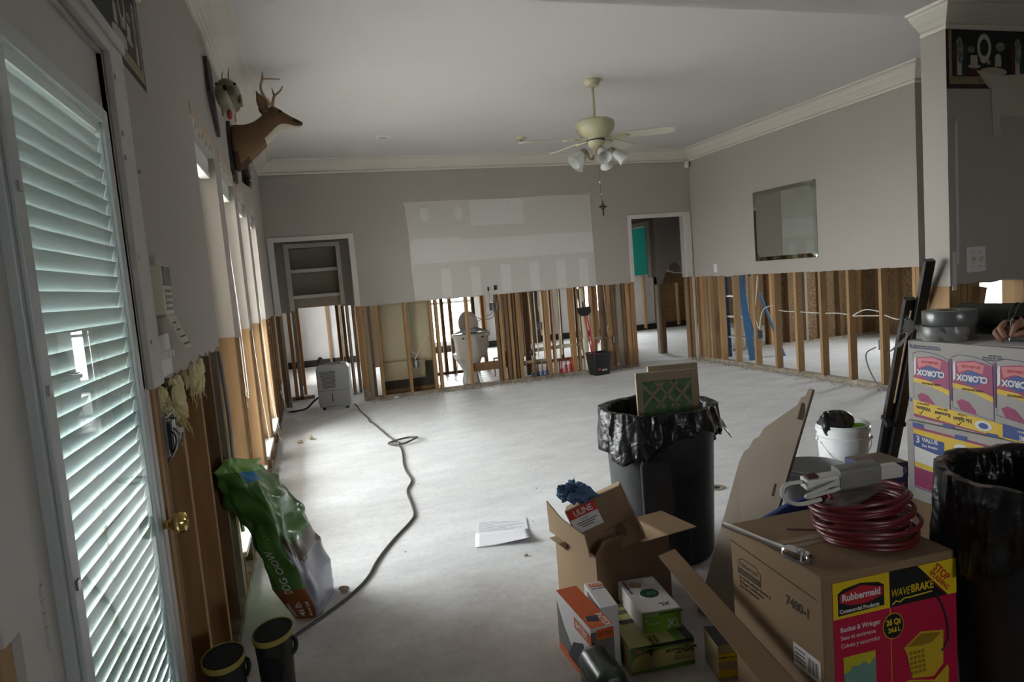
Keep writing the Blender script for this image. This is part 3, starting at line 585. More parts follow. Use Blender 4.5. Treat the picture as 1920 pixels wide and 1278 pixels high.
# ---- raised mini blinds in the four windows
def blind(i, a, b, label, cords):
    t = thing('mini_blind', label, 'blind', group='raised blinds in the left windows')
    boxo('headrail', (XL-0.085,a+0.01,2.172), (XL-0.03,b-0.01,2.218), WHITE, t, 0.002)
    st = MB()
    for k in range(5): st.box((XL-0.08+0.002*(k%2),a+0.02,2.132+k*0.008), (XL-0.03-0.002*(k%3),b-0.02,2.1375+k*0.008))
    st.build('stacked_slats', WHITE, t)
    boxo('bottom_rail', (XL-0.078,a+0.02,2.108), (XL-0.03,b-0.02,2.128), WHITE, t, 0.002)
    for pts, tz in cords:
        MB().tube(spline(pts, 5), 0.0022, 5).build('pull_cord', WHITE, t)
        if tz: MB().lathe([(0.002,0.03),(0.008,0.024),(0.006,0.012),(0.011,0.0),(0.004,-0.004),(0,-0.004)], 10, M=Matrix.Translation(pts[-1][:2]+(tz,))).build('tassel', IV, t, smooth=True)
blind(0, *WIN[0], 'raised white blind in the nearest of the four left windows', [([(XL-0.03,3.50,2.0),(XL-0.02,3.50,1.75),(XL-0.02,3.495,1.53)],1.505)])
blind(1, *WIN[1], 'raised white blind in the second left window, behind the fish mount', [([(XL-0.02,4.47,2.0),(XL-0.012,4.47,1.4),(XL-0.008,4.46,0.86)],0.83), ([(XL-0.02,4.52,2.0),(XL-0.004,4.52,1.4),(XL,4.50,0.87),(XL-0.004,4.46,0.84),(XL-0.01,4.44,1.0),(XL-0.012,4.44,1.21)],None), ([(XL-0.02,4.45,0.86),(XL-0.012,4.45,0.78)],0.76)])
blind(2, *WIN[2], 'raised white blind in the third left window, behind the deer head', [([(XL-0.02,5.44,2.0),(XL-0.012,5.44,1.3),(XL+0.004,5.45,0.7),(XL+0.02,5.52,0.29)],None)])
blind(3, *WIN[3], 'raised white blind in the farthest left window next to the corner', [([(XL-0.02,6.42,2.0),(XL-0.004,6.42,1.2),(XL+0.004,6.44,0.6),(XL+0.03,6.5,0.16),(XL+0.06,6.35,0.12),(XL+0.045,6.2,0.22),(XL+0.02,6.1,0.3)],None),([(XL-0.02,6.46,2.0),(XL,6.46,1.2),(XL+0.01,6.48,0.6),(XL+0.05,6.52,0.14),(XL+0.09,6.36,0.09),(XL+0.05,6.15,0.2)],None)])
# ---- deer head mount
FUR = mat('deer_fur', (0.115,0.068,0.036), 0.95, (0.19,0.118,0.066), 40, (1,1,1), amt=0.7, bump=0.25, bscale=150, spec=0.1)
FURW = mat('deer_white_fur', (0.42,0.37,0.30), 0.95, (0.5,0.45,0.38), 50, bump=0.2, spec=0.1)
FURD = mat('deer_dark_fur', (0.04,0.024,0.015), 0.95, (0.075,0.045,0.028), 40, bump=0.3, spec=0.1)
ANT = mat('antler_bone', (0.30,0.19,0.085), 0.55, (0.42,0.29,0.15), 20, amt=0.6)
deer = thing('deer_head_mount', 'stuffed deer head with small antlers mounted high on the left wall', 'deer head', (XL,5.25,2.5))
def dl(p): return (p[0]-XL, p[1]-5.25, p[2]-2.5)
RG = [((-0.412,2.676),(-0.412,2.329),.15),((-0.365,2.671),(-0.352,2.336),.15),((-0.307,2.669),(-0.285,2.410),.13),((-0.255,2.681),(-0.224,2.461),.105),((-0.214,2.705),(-0.162,2.518),.088),((-0.182,2.731),(-0.109,2.570),.076),((-0.147,2.775),(-0.065,2.614),.073),((-0.105,2.808),(-0.030,2.622),.076),((-0.060,2.783),(0.001,2.626),.060),((-0.016,2.747),(0.028,2.635),.043),((0.029,2.720),(0.046,2.635),.035),((0.066,2.702),(0.073,2.641),.032),((0.093,2.686),(0.093,2.652),.022)]
nS = 20; vs = []; fs = []; mi = []
for (tx,tz),(bx_,bz),hw in RG:
    for k in range(nS):
        a = 2*PI*k/nS; c, s_ = math.cos(a), math.sin(a)
        vs.append(dl(((tx+bx_)/2+(tx-bx_)/2*c, 5.25+hw*s_*(1-0.12*c), (tz+bz)/2+(tz-bz)/2*c)))
body = MB()
ms = {0:FUR,1:FURW,2:FURD}
for i in range(len(RG)-1):
    for k in range(nS):
        f = (i*nS+k, i*nS+(k+1)%nS, (i+1)*nS+(k+1)%nS, (i+1)*nS+k); cc = math.cos(2*PI*(k+.5)/nS)
        mm = 0
        if 4 <= i <= 8 and cc < -0.62: mm = 1
        if i >= 9 and cc < -0.55: mm = 1
        if i == 0 and cc < -0.3: mm = 2
        if i == 1 and cc < -0.75: mm = 2
        if i >= 10 and cc > 0.1: mm = 2
        fs.append(f); mi.append(mm)
fs += [list(range(nS)), list(range((len(RG)-1)*nS, len(RG)*nS))[::-1]]; mi += [0,2]
body.v = vs; body.f = fs; body.mi = mi; body.mats = [FUR,FURW,FURD]
body.build('head_and_neck', None, deer, smooth=True, sub=1, sharp=80)
bd = MB().prism([(-.13,-.20),(-.07,-.235),(.07,-.235),(.13,-.20),(.15,-.05),(.14,.1),(.08,.18),(0,.2),(-.08,.18),(-.14,.1),(-.15,-.05)], 0.0, 0.022, 'x', M=Matrix.Translation((0,0,0))).build('mount_board', mat('dark_walnut', (0.025,0.017,0.012), 0.5), deer, bevel=0.004)
MB().ball(dl((0.082,5.25,2.672)), (0.017,0.024,0.018), seg=14).build('nose', BLACKP, deer, smooth=True)
MB().tube([dl((0.082,5.215,2.653)),dl((0.05,5.212,2.651)),dl((0.03,5.21,2.657))], 0.003, 6).build('mouth_line', FURD, deer)
for s_ in (-1,1):
    MB().ball(dl((-0.050,5.25+s_*0.058,2.748)), (0.013,0.008,0.011)).build('eye', mat('glass_eye', (0.006,0.004,0.003), 0.08), deer, smooth=True)
    def ear(u, v, s_=s_):
        L_ = v; wv = 0.031*math.sin(PI*min(1,L_*0.85+0.12))*(1-L_**4); a = (u-0.5)*2.5
        base = Vector((-0.142,5.25+s_*0.062,2.742)); tip = Vector((-0.196,5.25+s_*0.125,2.872)); ax = (tip-base); p = base+ax*L_
        side = Vector((1,0.05*s_,0.42)).normalized(); out = ax.normalized().cross(side)*s_
        return dl(p+side*wv*math.sin(a)*1.15-out*wv*(math.cos(a)-0.3)*0.8)
    MB().grid(ear, 9, 10).build('ear', FUR, deer, smooth=True, solid=0.005)
    def an(p, s_=s_, k=0.0): return dl((p[0], 5.25+s_*(0.025+k), p[1]))
    A = [(-0.110,2.80,.0),(-0.151,2.858,.035),(-0.162,2.907,.065),(-0.144,2.955,.075),(-0.113,2.966,.06),(-0.027,2.971,.035)]
    if s_ > 0: A = [(-0.100,2.80,.0),(-0.09,2.86,.04),(-0.078,2.90,.07),(-0.054,2.918,.075),(-0.03,2.94,.07),(-0.014,2.965,.06)]
    pts = spline([an(a_[:2], s_, a_[2]) for a_ in A], 5)
    at_ = MB().tube(pts, [0.0125*(1-0.72*i/len(pts)) for i in range(len(pts))], 8)
    tn = [(-0.146,2.952,.075),(-0.141,2.985,.08),(-0.138,3.012,.08)] if s_ < 0 else [(-0.08,2.90,.068),(-0.088,2.93,.072),(-0.093,2.96,.075)]
    at_.tube([an(a_[:2], s_, a_[2]) for a_ in tn], [0.009,0.006,0.0015], 8)
    at_.tube([an((-0.128,2.825), s_, .015), an((-0.118,2.845), s_, .012)], [0.006,0.002], 6)
    at_.build('antler', ANT, deer, smooth=True)
# ---- fish mount
fish = thing('fish_mount', 'stuffed fish on a dark wooden plaque left of the deer head', 'fish mount', (XL,4.3,2.6))
MB().prism([(-.13,.19),(-.09,.205),(.05,.19),(.10,.1),(.08,-.02),(.16,-.14),(.15,-.19),(.06,-.17),(-.06,-.08),(-.14,.0)], 0, 0.02, 'x').build('plaque', mat('dark_driftwood', (0.03,0.021,0.016), 0.7, (0.06,0.042,0.03), 10, bump=0.3), fish)
FISH = mat('fish_belly_skin', (0.30,0.27,0.2), 0.4, (0.16,0.14,0.09), 18, amt=0.5); FISHB = mat('fish_back_skin', (0.07,0.06,0.03), 0.35, (0.13,0.11,0.06), 25)
FP = [(-0.215,.012,.016),(-0.205,.028,.034),(-0.185,.045,.055),(-.155,.058,.07),(-.1,.068,.085),(-.03,.07,.088),(.05,.062,.078),(.13,.045,.055),(.2,.025,.03),(.25,.012,.022)]
b_ = MB(); n = 16; vs = []; fs = []; mi = []
for y, rx, rz in FP:
    for k in range(n):
        a = 2*PI*k/n; vs.append((0.105+rx*math.sin(a), y, -0.005+rz*math.cos(a)))
for i in range(len(FP)-1):
    for k in range(n): fs.append((i*n+k,i*n+(k+1)%n,(i+1)*n+(k+1)%n,(i+1)*n+k)); mi.append(1 if math.cos(2*PI*(k+.5)/n) > 0.45 or (math.sin(2*PI*(k+.5)/n) > 0.35) else 0)
fs.append(list(range((len(FP)-1)*n, len(FP)*n))[::-1]); mi.append(0)
b_.v, b_.f, b_.mi, b_.mats = vs, fs, mi, [FISH, FISHB]; b_.build('body', None, fish, smooth=True, sharp=80)
MB().ball((0.125,-0.185,-0.012), (.030,.03,.034)).build('mouth', mat('mouth_flesh', (0.06,0.045,0.03), 0.5), fish, smooth=True)
for s_ in (-1,1): MB().ball((0.105+s_*.047,-0.165,.03), .009).build('eye', MATS['glass_eye'], fish, smooth=True)
for x, h in ((0.08,.055),(0.115,.075)): MB().tube([(x,-0.06,0.075),(x+.004,-0.06,0.075+h*.6),(x+.012,-0.06,0.078+h)], [.004,.003,.001], 6).build('dorsal_spine', FISHB, fish)
MB().prism([(-.1,-.06),(-.03,-.04),(.0,-.1),(-.06,-.12)], 0.06, 0.068, 'x').build('pectoral_fin', mat('fin_yellow', (0.25,0.18,0.06), 0.5), fish)
MB().prism([(-.12,-.02),(-.06,.0),(-.05,-.06),(-.1,-.08)], 0.172, 0.178, 'x').build('pectoral_fin', MATS['fin_yellow'], fish)
MB().prism([(.24,.0),(.33,.06),(.31,.0),(.33,-.06)], 0.1, 0.108, 'x').build('tail_fin', FISHB, fish)
MB().tube([(0.10,-0.12,-0.085),(0.10,-0.12,-0.11)], 0.006, 8).build('lure_eyelet', METAL, fish)
MB().ball((0.105,-0.12,-0.125), (.016,.016,.03)).build('red_lure', mat('lure_red', (0.28,0.03,0.02), 0.35), fish, smooth=True)
# bristly dark tail hanging beyond the deer
bt = thing('bristle_tail_mount', 'dark bristly tail hanging on the wall just beyond the deer head', 'tail mount', (XL,6.1,2.5))
b_ = MB(); rg = random.Random(9)
for k in range(160):
    a = rg.uniform(-1,1); z = rg.uniform(-0.11,0.07); p = Vector((0.012+rg.uniform(0,.01), 0.03*a, z))
    b_.tube([p, p+Vector((rg.uniform(.02,.06), 0.04*a+rg.uniform(-.02,.02), rg.uniform(-.05,-.01)))], [0.004,0.0006], 4)
b_.ball((0.03,0,-0.02), (.03,.04,.09)); b_.build('bristles', mat('black_bristle', (0.014,0.01,0.008), 0.8, (0.05,0.035,0.025), 30), bt)
boxo('backing_board', (0,-0.03,-0.1), (0.012,0.03,0.09), MATS['dark_walnut'], bt)
# ================================================================== BACK OF THE ROOM
# ---- ceiling fan
FANM = mat('fan_cream_enamel', (0.46,0.43,0.27), 0.4, (0.56,0.53,0.36), 12, amt=0.7)
FANB = mat('fan_bronze_arm', (0.25,0.21,0.13), 0.45); FROST = mat('frosted_shade', (0.78,0.79,0.77), 0.35, transl=0.45)
fan = thing('ceiling_fan', 'cream ceiling fan with frosted tulip lights and a cross on its chain', 'ceiling fan', (2.512,5.426,ZC))
def fz(z): return z-ZC
MB().lathe([(0,0),(0.072,0),(0.074,-0.012),(0.06,-0.03),(0.056,-0.052),(0.03,-0.06),(0,-0.06)], 28).build('canopy', FANM, fan, smooth=True)
MB().tube([(0,0,-0.055),(0,0,fz(2.72))], 0.013, 12).build('downrod', FANM, fan, smooth=True)
MB().lathe([(0,fz(2.735)),(0.03,fz(2.735)),(0.06,fz(2.722)),(0.14,fz(2.712)),(0.166,fz(2.695)),(0.17,fz(2.66)),(0.155,fz(2.62)),(0.12,fz(2.575)),(0.075,fz(2.56)),(0.07,fz(2.548)),(0,fz(2.548))], 32).build('motor_housing', FANM, fan, smooth=True)
MB().lathe([(0.06,fz(2.55)),(0.078,fz(2.548)),(0.078,fz(2.538)),(0,fz(2.538))], 24).build('vent_ring', DARK, fan)
MB().lathe([(0.072,fz(2.538)),(0.068,fz(2.50)),(0.042,fz(2.475)),(0.028,fz(2.47)),(0.028,fz(2.43)),(0.035,fz(2.42)),(0.02,fz(2.40)),(0,fz(2.395))], 24).build('switch_housing', FANM, fan, smooth=True)
BL = mat('blade_cream', (0.55,0.53,0.43), 0.5, (0.6,0.58,0.48), 5)
for i, (ang, pitch_) in enumerate(((-25,-13),(38,-12),(102,-12),(168,-13))):
    M_ = Matrix.Rotation(R(ang),4,'Z') @ Matrix.Translation((0,0,fz(2.565))) @ Matrix.Rotation(R(pitch_),4,'X')
    out = [(0.2,-0.045),(0.3,-0.058),(0.6,-0.066),(0.655,-0.055),(0.672,-0.03),(0.672,0.03),(0.655,0.055),(0.6,0.066),(0.3,0.058),(0.2,0.045)]
    bl = MB().prism(out, -0.003, 0.003, 'z', M=M_).build('blade', BL, fan)
    MB().prism([(0.06,-0.02),(0.13,-0.012),(0.19,-0.04),(0.26,-0.03),(0.29,0),(0.26,0.03),(0.19,0.04),(0.13,0.012),(0.06,0.02)], -0.014, -0.003, 'z', M=M_).build('blade_bracket', FANM, bl)
for i in range(5):
    a = R(-100+72*i); d = Vector((math.cos(a), math.sin(a), 0))
    arm = [Vector((0,0,fz(2.42)))+d*0.03, Vector((0,0,fz(2.385)))+d*0.05, Vector((0,0,fz(2.40)))+d*0.085, Vector((0,0,fz(2.455)))+d*0.10, Vector((0,0,fz(2.452)))+d*0.125]
    ao = MB().tube(spline(arm,5), 0.008, 8).build('light_arm', FANB, fan, smooth=True)
    ax = (d*0.75+Vector((0,0,-0.66))).normalized(); zq = ax.to_track_quat('Z','Y').to_matrix().to_4x4()
    MB().lathe([(0,-0.01),(0.024,-0.01),(0.028,0.03),(0.02,0.045)], 16, M=Matrix.Translation(arm[-1]) @ zq).build('lamp_holder', FANB, ao, smooth=True)
    MB().lathe([(0.022,0.025),(0.034,0.04),(0.041,0.07),(0.043,0.10),(0.052,0.13),(0.064,0.148),(0.062,0.149),(0.05,0.13),(0.041,0.10),(0.038,0.07),(0.03,0.042)], 22, M=Matrix.Translation(arm[-1]) @ zq).build('lamp_shade', FROST, ao, smooth=True)
MB().tube([(0.0,-0.03,fz(2.42)),(0.0,-0.03,fz(2.05)),(0.01,-0.03,fz(2.02))], 0.0018, 5).build('pull_chain', BRASS, fan)
MB().ball((0.0,-0.03,fz(2.185)), 0.012).build('chain_bead', FANM, fan, smooth=True); MB().ball((0.005,-0.03,fz(2.08)), 0.008).build('chain_bead', FANM, fan, smooth=True)
CRS = mat('bronze_cross', (0.08,0.045,0.03), 0.45, metal=0.6)
MB().box((0.004,-0.034,fz(1.895)),(0.016,-0.026,fz(2.02))).box((-0.028,-0.034,fz(1.968)),(0.048,-0.026,fz(1.98))).lathe([(0.018,-.003),(0.024,-.003),(0.024,.003),(0.018,.003),(0.018,-.003)], 16, M=Matrix.Translation((0.01,-0.03,fz(1.974))) @ Matrix.Rotation(PI/2,4,'X')).build('cross_pendant', CRS, fan, bevel=0.002)
# ---- ceiling fixtures
t = thing('recessed_light', 'round recessed ceiling light left of the fan', 'light', (0.957,7.48,ZC))
MB().lathe([(0.055,0),(0.09,0),(0.088,-0.008),(0.06,-0.012),(0.055,-0.004)], 28).build('trim_ring', WHITE, t, smooth=True)
MB().lathe([(0,-0.02),(0.03,-0.018),(0.052,-0.006),(0.055,0)], 24).build('bulb', mat('dim_bulb_glass', (0.45,0.43,0.37), 0.3), t, smooth=True)
t = thing('smoke_detector', 'small round smoke detector on the ceiling left of the fan blades', 'smoke detector', (2.575,7.613,ZC))
MB().lathe([(0,-0.035),(0.045,-0.033),(0.06,-0.02),(0.065,0)], 24).build('body', FANM, t, smooth=True); MB().lathe([(0.0,-0.038),(0.02,-0.037),(0.02,-0.03)], 12).build('vent', DARK, t)
t = thing('motion_sensor', 'small white motion sensor in the far corner under the crown moulding', 'sensor', (XR-0.05,YB-0.03,2.855))
MB().box((-0.035,-0.02,-0.055),(0.03,0.02,0.035), M=Matrix.Rotation(R(-30),4,'Z')).build('body', IV, t, bevel=0.004); MB().box((-0.025,-0.023,-0.045),(0.02,-0.019,-0.01), M=Matrix.Rotation(R(-30),4,'Z')).build('lens', WHITE, t)
# ---- mirror on the right wall
mr = thing('wall_mirror', 'square frameless mirror hanging on the grey right wall', 'mirror', (XR,6.755,1.81))
MIR = mat('mirror_glass', (0.62,0.66,0.62), 0.02, metal=1.0); MIRB = mat('mirror_bevel', (0.50,0.55,0.51), 0.06, metal=1.0)
def mz(y, z, x): return (x, y, z)
h = 0.545; hz = 0.43
MB().prism([(-h,-hz),(h,-hz),(h,hz),(-h,hz)], -0.006, 0, 'x').build('backing', mat('mirror_edge_green', (0.12,0.17,0.14), 0.2), mr)
cor = [(-h+.05,-hz+.10),(-h+.10,-hz+.05),(h-.10,-hz+.05),(h-.05,-hz+.10),(h-.05,hz-.10),(h-.10,hz-.05),(-h+.10,hz-.05),(-h+.05,hz-.10)]
MB().prism(cor, -0.0112, -0.0062, 'x').build('mirror_plate', MIR, mr)
o8 = [(-h,-hz+.02),(-h+.02,-hz),(h-.02,-hz),(h,-hz+.02),(h,hz-.02),(h-.02,hz),(-h+.02,hz),(-h,hz-.02)]
for k in range(8):
    k2 = (k+1) % 8; MB().add([(-0.0065,*o8[k]),(-0.0065,*o8[k2]),(-0.0113,*cor[k2]),(-0.0113,*cor[k])], [(0,1,2,3)]).build('bevel_strip', MIRB, mr)
tag(boxo('light_switch', (XR-0.007,8.15,1.27), (XR,8.225,1.385), WHITE, bevel=0.002), 'white switch plate on the right wall near the far corner', 'switch')
# ---- dehumidifier
DH = mat('dehumidifier_grey', (0.33,0.34,0.35), 0.45, (0.36,0.37,0.38), 2); DHD = mat('dehumidifier_dark', (0.05,0.052,0.055), 0.5)
dh = thing('dehumidifier', 'grey dehumidifier standing on the floor in front of the pantry doorway', 'dehumidifier', (0.205,8.56,0), (0,0,R(-8)))
MB().prism([(-0.185,0.03),(0.185,0.03),(0.195,0.12),(0.195,0.5),(0.185,0.535),(0.15,0.56),(-0.15,0.56),(-0.185,0.535),(-0.195,0.5),(-0.195,0.12)], -0.13, 0.13, 'y').build('body', DH, dh, bevel=0.02, bseg=3)
MB().box((-0.15,-0.10,0.556),(0.12,0.05,0.565)).build('top_grille', DHD, dh, bevel=0.003)
for k in range(13): boxo('louvre', (-0.155+0.003*k,-0.1335,0.27+0.0165*(12-k)), (0.035-0.001*k,-0.129,0.277+0.0165*(12-k)), DHD, dh)
boxo('tank_seam', (-0.19,-0.1315,0.236), (0.19,-0.1295,0.24), DHD, dh); boxo('water_window', (-0.03,-0.133,0.095), (-0.018,-0.1295,0.205), DHD, dh)
for x in (-0.14,0.14):
    for y in (-0.09,0.09): MB().lathe([(0,0),(0.02,0),(0.02,0.03),(0,0.03)], 10, M=Matrix.Translation((x,y,0))).build('foot', DHD, dh)
MB().tube(spline([(-0.12,0.05,0.56),(-0.13,0.05,0.62),(-0.16,0.06,0.625),(-0.18,0.08,0.56)],5), 0.012, 8).build('plug_cord', DHD, dh)
tag(MB().tube(spline([(0.02,8.72,0.14),(-0.06,8.66,0.10),(-0.15,8.62,0.03),(-0.26,8.60,0.014),(-0.38,8.62,0.012)],6), 0.012, 8).build('drain_hose', BLACKP, smooth=True), 'black drain hose running left from the grey dehumidifier', 'hose')
# ---- cords on the floor
GCORD = mat('dark_grey_cord', (0.075,0.07,0.062), 0.7)
cp = [(0.42,8.62,0),(0.444,8.424,0),(0.45,8.1,0),(0.497,7.524,0),(0.50,7.3,0),(0.524,7.182,0),(0.58,6.653,0),(0.60,6.45,0),(0.652,6.151,0)]
loop = [(0.70,6.06,0.0),(0.80,6.10,0.02),(0.84,6.2,0.01),(0.76,6.28,0),(0.62,6.22,0.0),(0.56,6.08,0.012),(0.66,6.0,0.01),(0.82,6.12,0.025),(0.74,6.2,0.02),(0.62,6.1,0.02)]
cp2 = [(0.649,5.906,0),(0.625,5.6,0),(0.599,5.37,0),(0.586,5.122,0),(0.588,4.857,0),(0.522,4.617,0),(0.51,4.35,0),(0.495,4.121,0),(0.452,3.991,0),(0.327,3.762,0),(0.212,3.516,0),(0.139,3.309,0),(0.045,3.150,0),(-0.075,3.005,0),(-0.19,2.885,0),(-0.235,2.84,0)]
tag(MB().tube([p+Vector((0,0,0.0075)) for p in spline(cp+loop+cp2, 5)], 0.0075, 7).build('extension_cord', GCORD, smooth=True), 'long dark grey extension cord snaking across the concrete floor', 'cord')
wc = thing('lamp_cord', 'thin white cord looping over the floor left of the dehumidifier', 'cord')
MB().tube(spline([(XL-0.01,8.33,0.30),(XL+0.03,8.25,0.2),(-0.30,8.0,0.02),(-0.12,7.8,0.006),(0.05,7.85,0.006),(0.25,8.1,0.006),(0.38,8.25,0.006)],6), 0.004, 6).build('cable', WHITE, wc); boxo('plug', (XL-0.03,8.31,0.285), (XL+0.01,8.35,0.325), WHITE, wc, 0.004)
# ---- paper on the floor
PAPER = mat('paper_white', (0.72,0.72,0.76), 0.8); INKG = mat('form_print', (0.30,0.30,0.36), 0.9)
pp = thing('stapled_papers', 'stapled form with one curled corner lying on the concrete floor', 'paper', (0.91,3.57,0), (0,0,R(-14)))
for k in range(3): boxo('sheet', (-0.15+0.002*k,-0.19+0.003*k,0.001+0.0012*k), (0.15,0.19,0.0018+0.0012*k), PAPER, pp)
MB().grid(lambda u, v: (-0.15+0.30*u, -0.19+0.2*v, 0.005+ 0.05*max(0,(1-v)*(u-0.15))**1.6*(1-0.3*u) + 0.0), 12, 10).build('curled_sheet', PAPER, pp, smooth=True, solid=0.0006)
for k in range(9): boxo('print_line', (-0.13,0.17-0.018*k,0.0045), (-0.13+[.11,.2,.24,.09,.26,.22,.16,.25,.2][k],0.1735-0.018*k,0.0049), INKG, pp)
# ---- debris crumbs
def crumb(name, c, r, m_, label, cat='debris'):
    rg = random.Random(str(c)); b_ = MB(); b_.ball((0,0,r*0.5), (r,r*rg.uniform(.5,.9),r*0.5), seg=7, rings=5)
    o = b_.build(name, m_); o.location = c; o.rotation_euler = (0,0,rg.uniform(0,3)); return tag(o, label, cat)
WD = mat('wood_chip', (0.45,0.38,0.27), 0.8)
crumb('drywall_crumb', (-0.12,6.85,0), 0.045, WD, 'pale torn scrap on the floor beneath the farthest left window'); crumb('drywall_crumb', (-0.22,6.75,0), 0.03, WD, 'small pale scrap beside the torn scrap under the left windows')
crumb('drywall_crumb', (0.95,8.62,0), 0.04, MUD, 'white plaster crumb at the foot of the tub wall'); crumb('wood_chip', (0.02,3.22,0), 0.03, WD, 'tan wood chip beside the base of the dog food bag')
crumb('concrete_chip', (0.93,3.2,0), 0.014, MUD, 'small pale chip on the floor in front of the papers')
MB_ = MB(); rg = random.Random(3)
for k in range(1300):
    s_ = rg.random()
    if s_ < 0.6: x, y = rg.uniform(0.6,4.5), YB-abs(rg.gauss(0,0.10))-0.01
    elif s_ < 0.9: x, y = XR-abs(rg.gauss(0,0.09))-0.01, rg.uniform(5,YB)
    else: x, y = rg.uniform(0.2,5), rg.uniform(3.2,8.5)
    r_ = rg.uniform(0.003,0.014)*(1 if s_ < 0.9 else 0.6); a = rg.uniform(0,3); c_, n_ = math.cos(a)*r_, math.sin(a)*r_
    MB_.add([(x+c_,y+n_,0.0005),(x-n_,y+c_,0.0005),(x-c_,y-n_,0.0005),(x+n_*.6,y-c_*.6,r_*.7)], [(0,1,2),(0,3,1),(1,3,2),(2,3,0)])
tag(MB_.build('demolition_crumbs', mat('demolition_dust', (0.2,0.16,0.11), 0.95, (0.5,0.46,0.4), 9, amt=0.3)), 'scattered demolition crumbs along the wall plates', 'debris', kind='stuff')
# ---- bath tub shell between the studs
TUB = mat('fibreglass_shell', (0.56,0.50,0.33), 0.55, (0.44,0.39,0.25), 3.5, (1,1,0.7), amt=0.8, bump=0.1)
tb = thing('bathtub_shell', 'cream fibreglass tub surround seen from behind through the studs', 'bathtub', (0.82,8.86,0))
MB().grid(lambda u, v: (0.03+0.69*u, 0.05+0.02*math.sin(u*9)*0.3-0.015*math.sin(v*5), 0.42+0.95*v), 14, 12).build('surround_wall', TUB, tb, smooth=True, solid=0.008)
MB().grid(lambda u, v: (0.03+0.56*u-0.02*v*0, 0.03+0.10*(1-v)**2*1.0, 0.09+0.36*v), 12, 8).build('tub_side', TUB, tb, smooth=True, solid=0.008)
MB().grid(lambda u, v: (0.59+0.13*u, 0.24-0.1*u, 0.02+0.4*v), 4, 4).build('tub_end', DARK, tb, solid=0.008); boxo('dark_base_board', (0.02,0.04,0.041), (0.7,0.3,0.085), STUDD, tb)  # dark wood board along the tub base
MB().box((0.0,0.075,0.0),(0.74,0.085,0.42)).build('tub_lining', mat('dark_tub_sheet', (0.05,0.042,0.03), 0.9), tb)  # near-black sheet behind the lower tub side
# ---- toilet, seen from behind
PORC = mat('porcelain', (0.50,0.46,0.41), 0.25, (0.54,0.5,0.45), 3)
to = thing('toilet', 'white toilet standing behind the wall studs, seen from the back of its tank', 'toilet', (2.10,9.06,0), (0,0,R(4)))
def rrect(hw, hd, r, n=5):
    out = []
    for cx, cy, a0 in ((hw-r,hd-r,0),(-hw+r,hd-r,90),(-hw+r,-hd+r,180),(hw-r,-hd+r,270)):
        for k in range(n+1): a = R(a0+90*k/n); out.append((cx+r*math.cos(a), cy+r*math.sin(a)))
    return out
def loft(secs):
    b_ = MB(); n = len(secs[0][0]); vs = []
    for poly, z, (ox, oy) in secs: vs += [(x+ox, y+oy, z) for x, y in poly]
    fs = [(i*n+k, i*n+(k+1)%n, (i+1)*n+(k+1)%n, (i+1)*n+k) for i in range(len(secs)-1) for k in range(n)] + [list(range(n))[::-1], list(range((len(secs)-1)*n, len(secs)*n))]
    return b_.add(vs, fs)
loft([(rrect(.19,.075,.04),.36,(0,0.02)),(rrect(.215,.085,.04),.44,(0,0.01)),(rrect(.235,.095,.04),.66,(0,0))]).build('tank', PORC, to, smooth=True)
loft([(rrect(.25,.105,.03),.66,(0,0)),(rrect(.255,.11,.03),.675,(0,0)),(rrect(.255,.11,.03),.70,(0,0)),(rrect(.24,.095,.03),.71,(0,0))]).build('tank_lid', PORC, to, smooth=True)
for x in (-.14,.14): MB().ball((x,-0.1,.655), (.02,.012,.012)).build('lid_notch', DARK, to)
loft([(rrect(.11,.14,.06),0,(0,.16)),(rrect(.10,.13,.06),.05,(0,.16)),(rrect(.085,.11,.06),.16,(0,.15)),(rrect(.12,.19,.08),.27,(0,.18)),(rrect(.165,.24,.12),.35,(0,.22)),(rrect(.17,.245,.12),.38,(0,.22))]).build('bowl', PORC, to, smooth=True)
loft([(rrect(.17,.2,.12),.382,(0,.28)),(rrect(.175,.205,.12),.395,(0,.28)),(rrect(.17,.2,.12),.41,(0,.28))]).build('seat', PORC, to, smooth=True)
MB().ball((.03,.16,.83), (.15,.015,.19), M=Matrix.Rotation(R(-10),3,'X')).build('raised_lid', PORC, to, smooth=True)
MB().tube(spline([(-.2,.1,.12),(-.22,.06,.2),(-.2,.03,.36)],4), .006, 6).build('supply_line', CHROME, to)
tag(MB().grid(lambda u, v: (1.86+0.5*u, 8.96+0.16*v, 0.722+0.05*max(0,math.sin(u*PI)*math.sin(v*PI))+0.02*abs(math.sin(u*11+v*7))*math.sin(u*PI)), 14, 8).build('crumpled_towel', mat('grey_rag', (0.30,0.30,0.30), 0.9, (0.4,0.4,0.4), 10), smooth=True, solid=0.006), 'crumpled grey cloth lying on the toilet tank lid', 'cloth')
# bathroom floor tiles
btf = struct(boxo('floor_bathroom', (1.64,8.845,0.0), (2.84,10.3,0.003), mat('tile_grout', (0.25,0.24,0.22), 0.9)))
TILE = mat('floor_tile', (0.42,0.40,0.37), 0.35, (0.52,0.5,0.47), 3, rnd=0.12)
tl0 = None
for i in range(4):
    for j in range(5):
        if tl0 is None: tl0 = boxo('tile', (0,0,0.003), (0.285,0.275,0.009), TILE, btf, 0.002); c = tl0
        else: c = tl0.copy(); COL.objects.link(c); c.parent = btf
        c.location = (1.65+i*0.297, 8.86+j*0.287, 0)
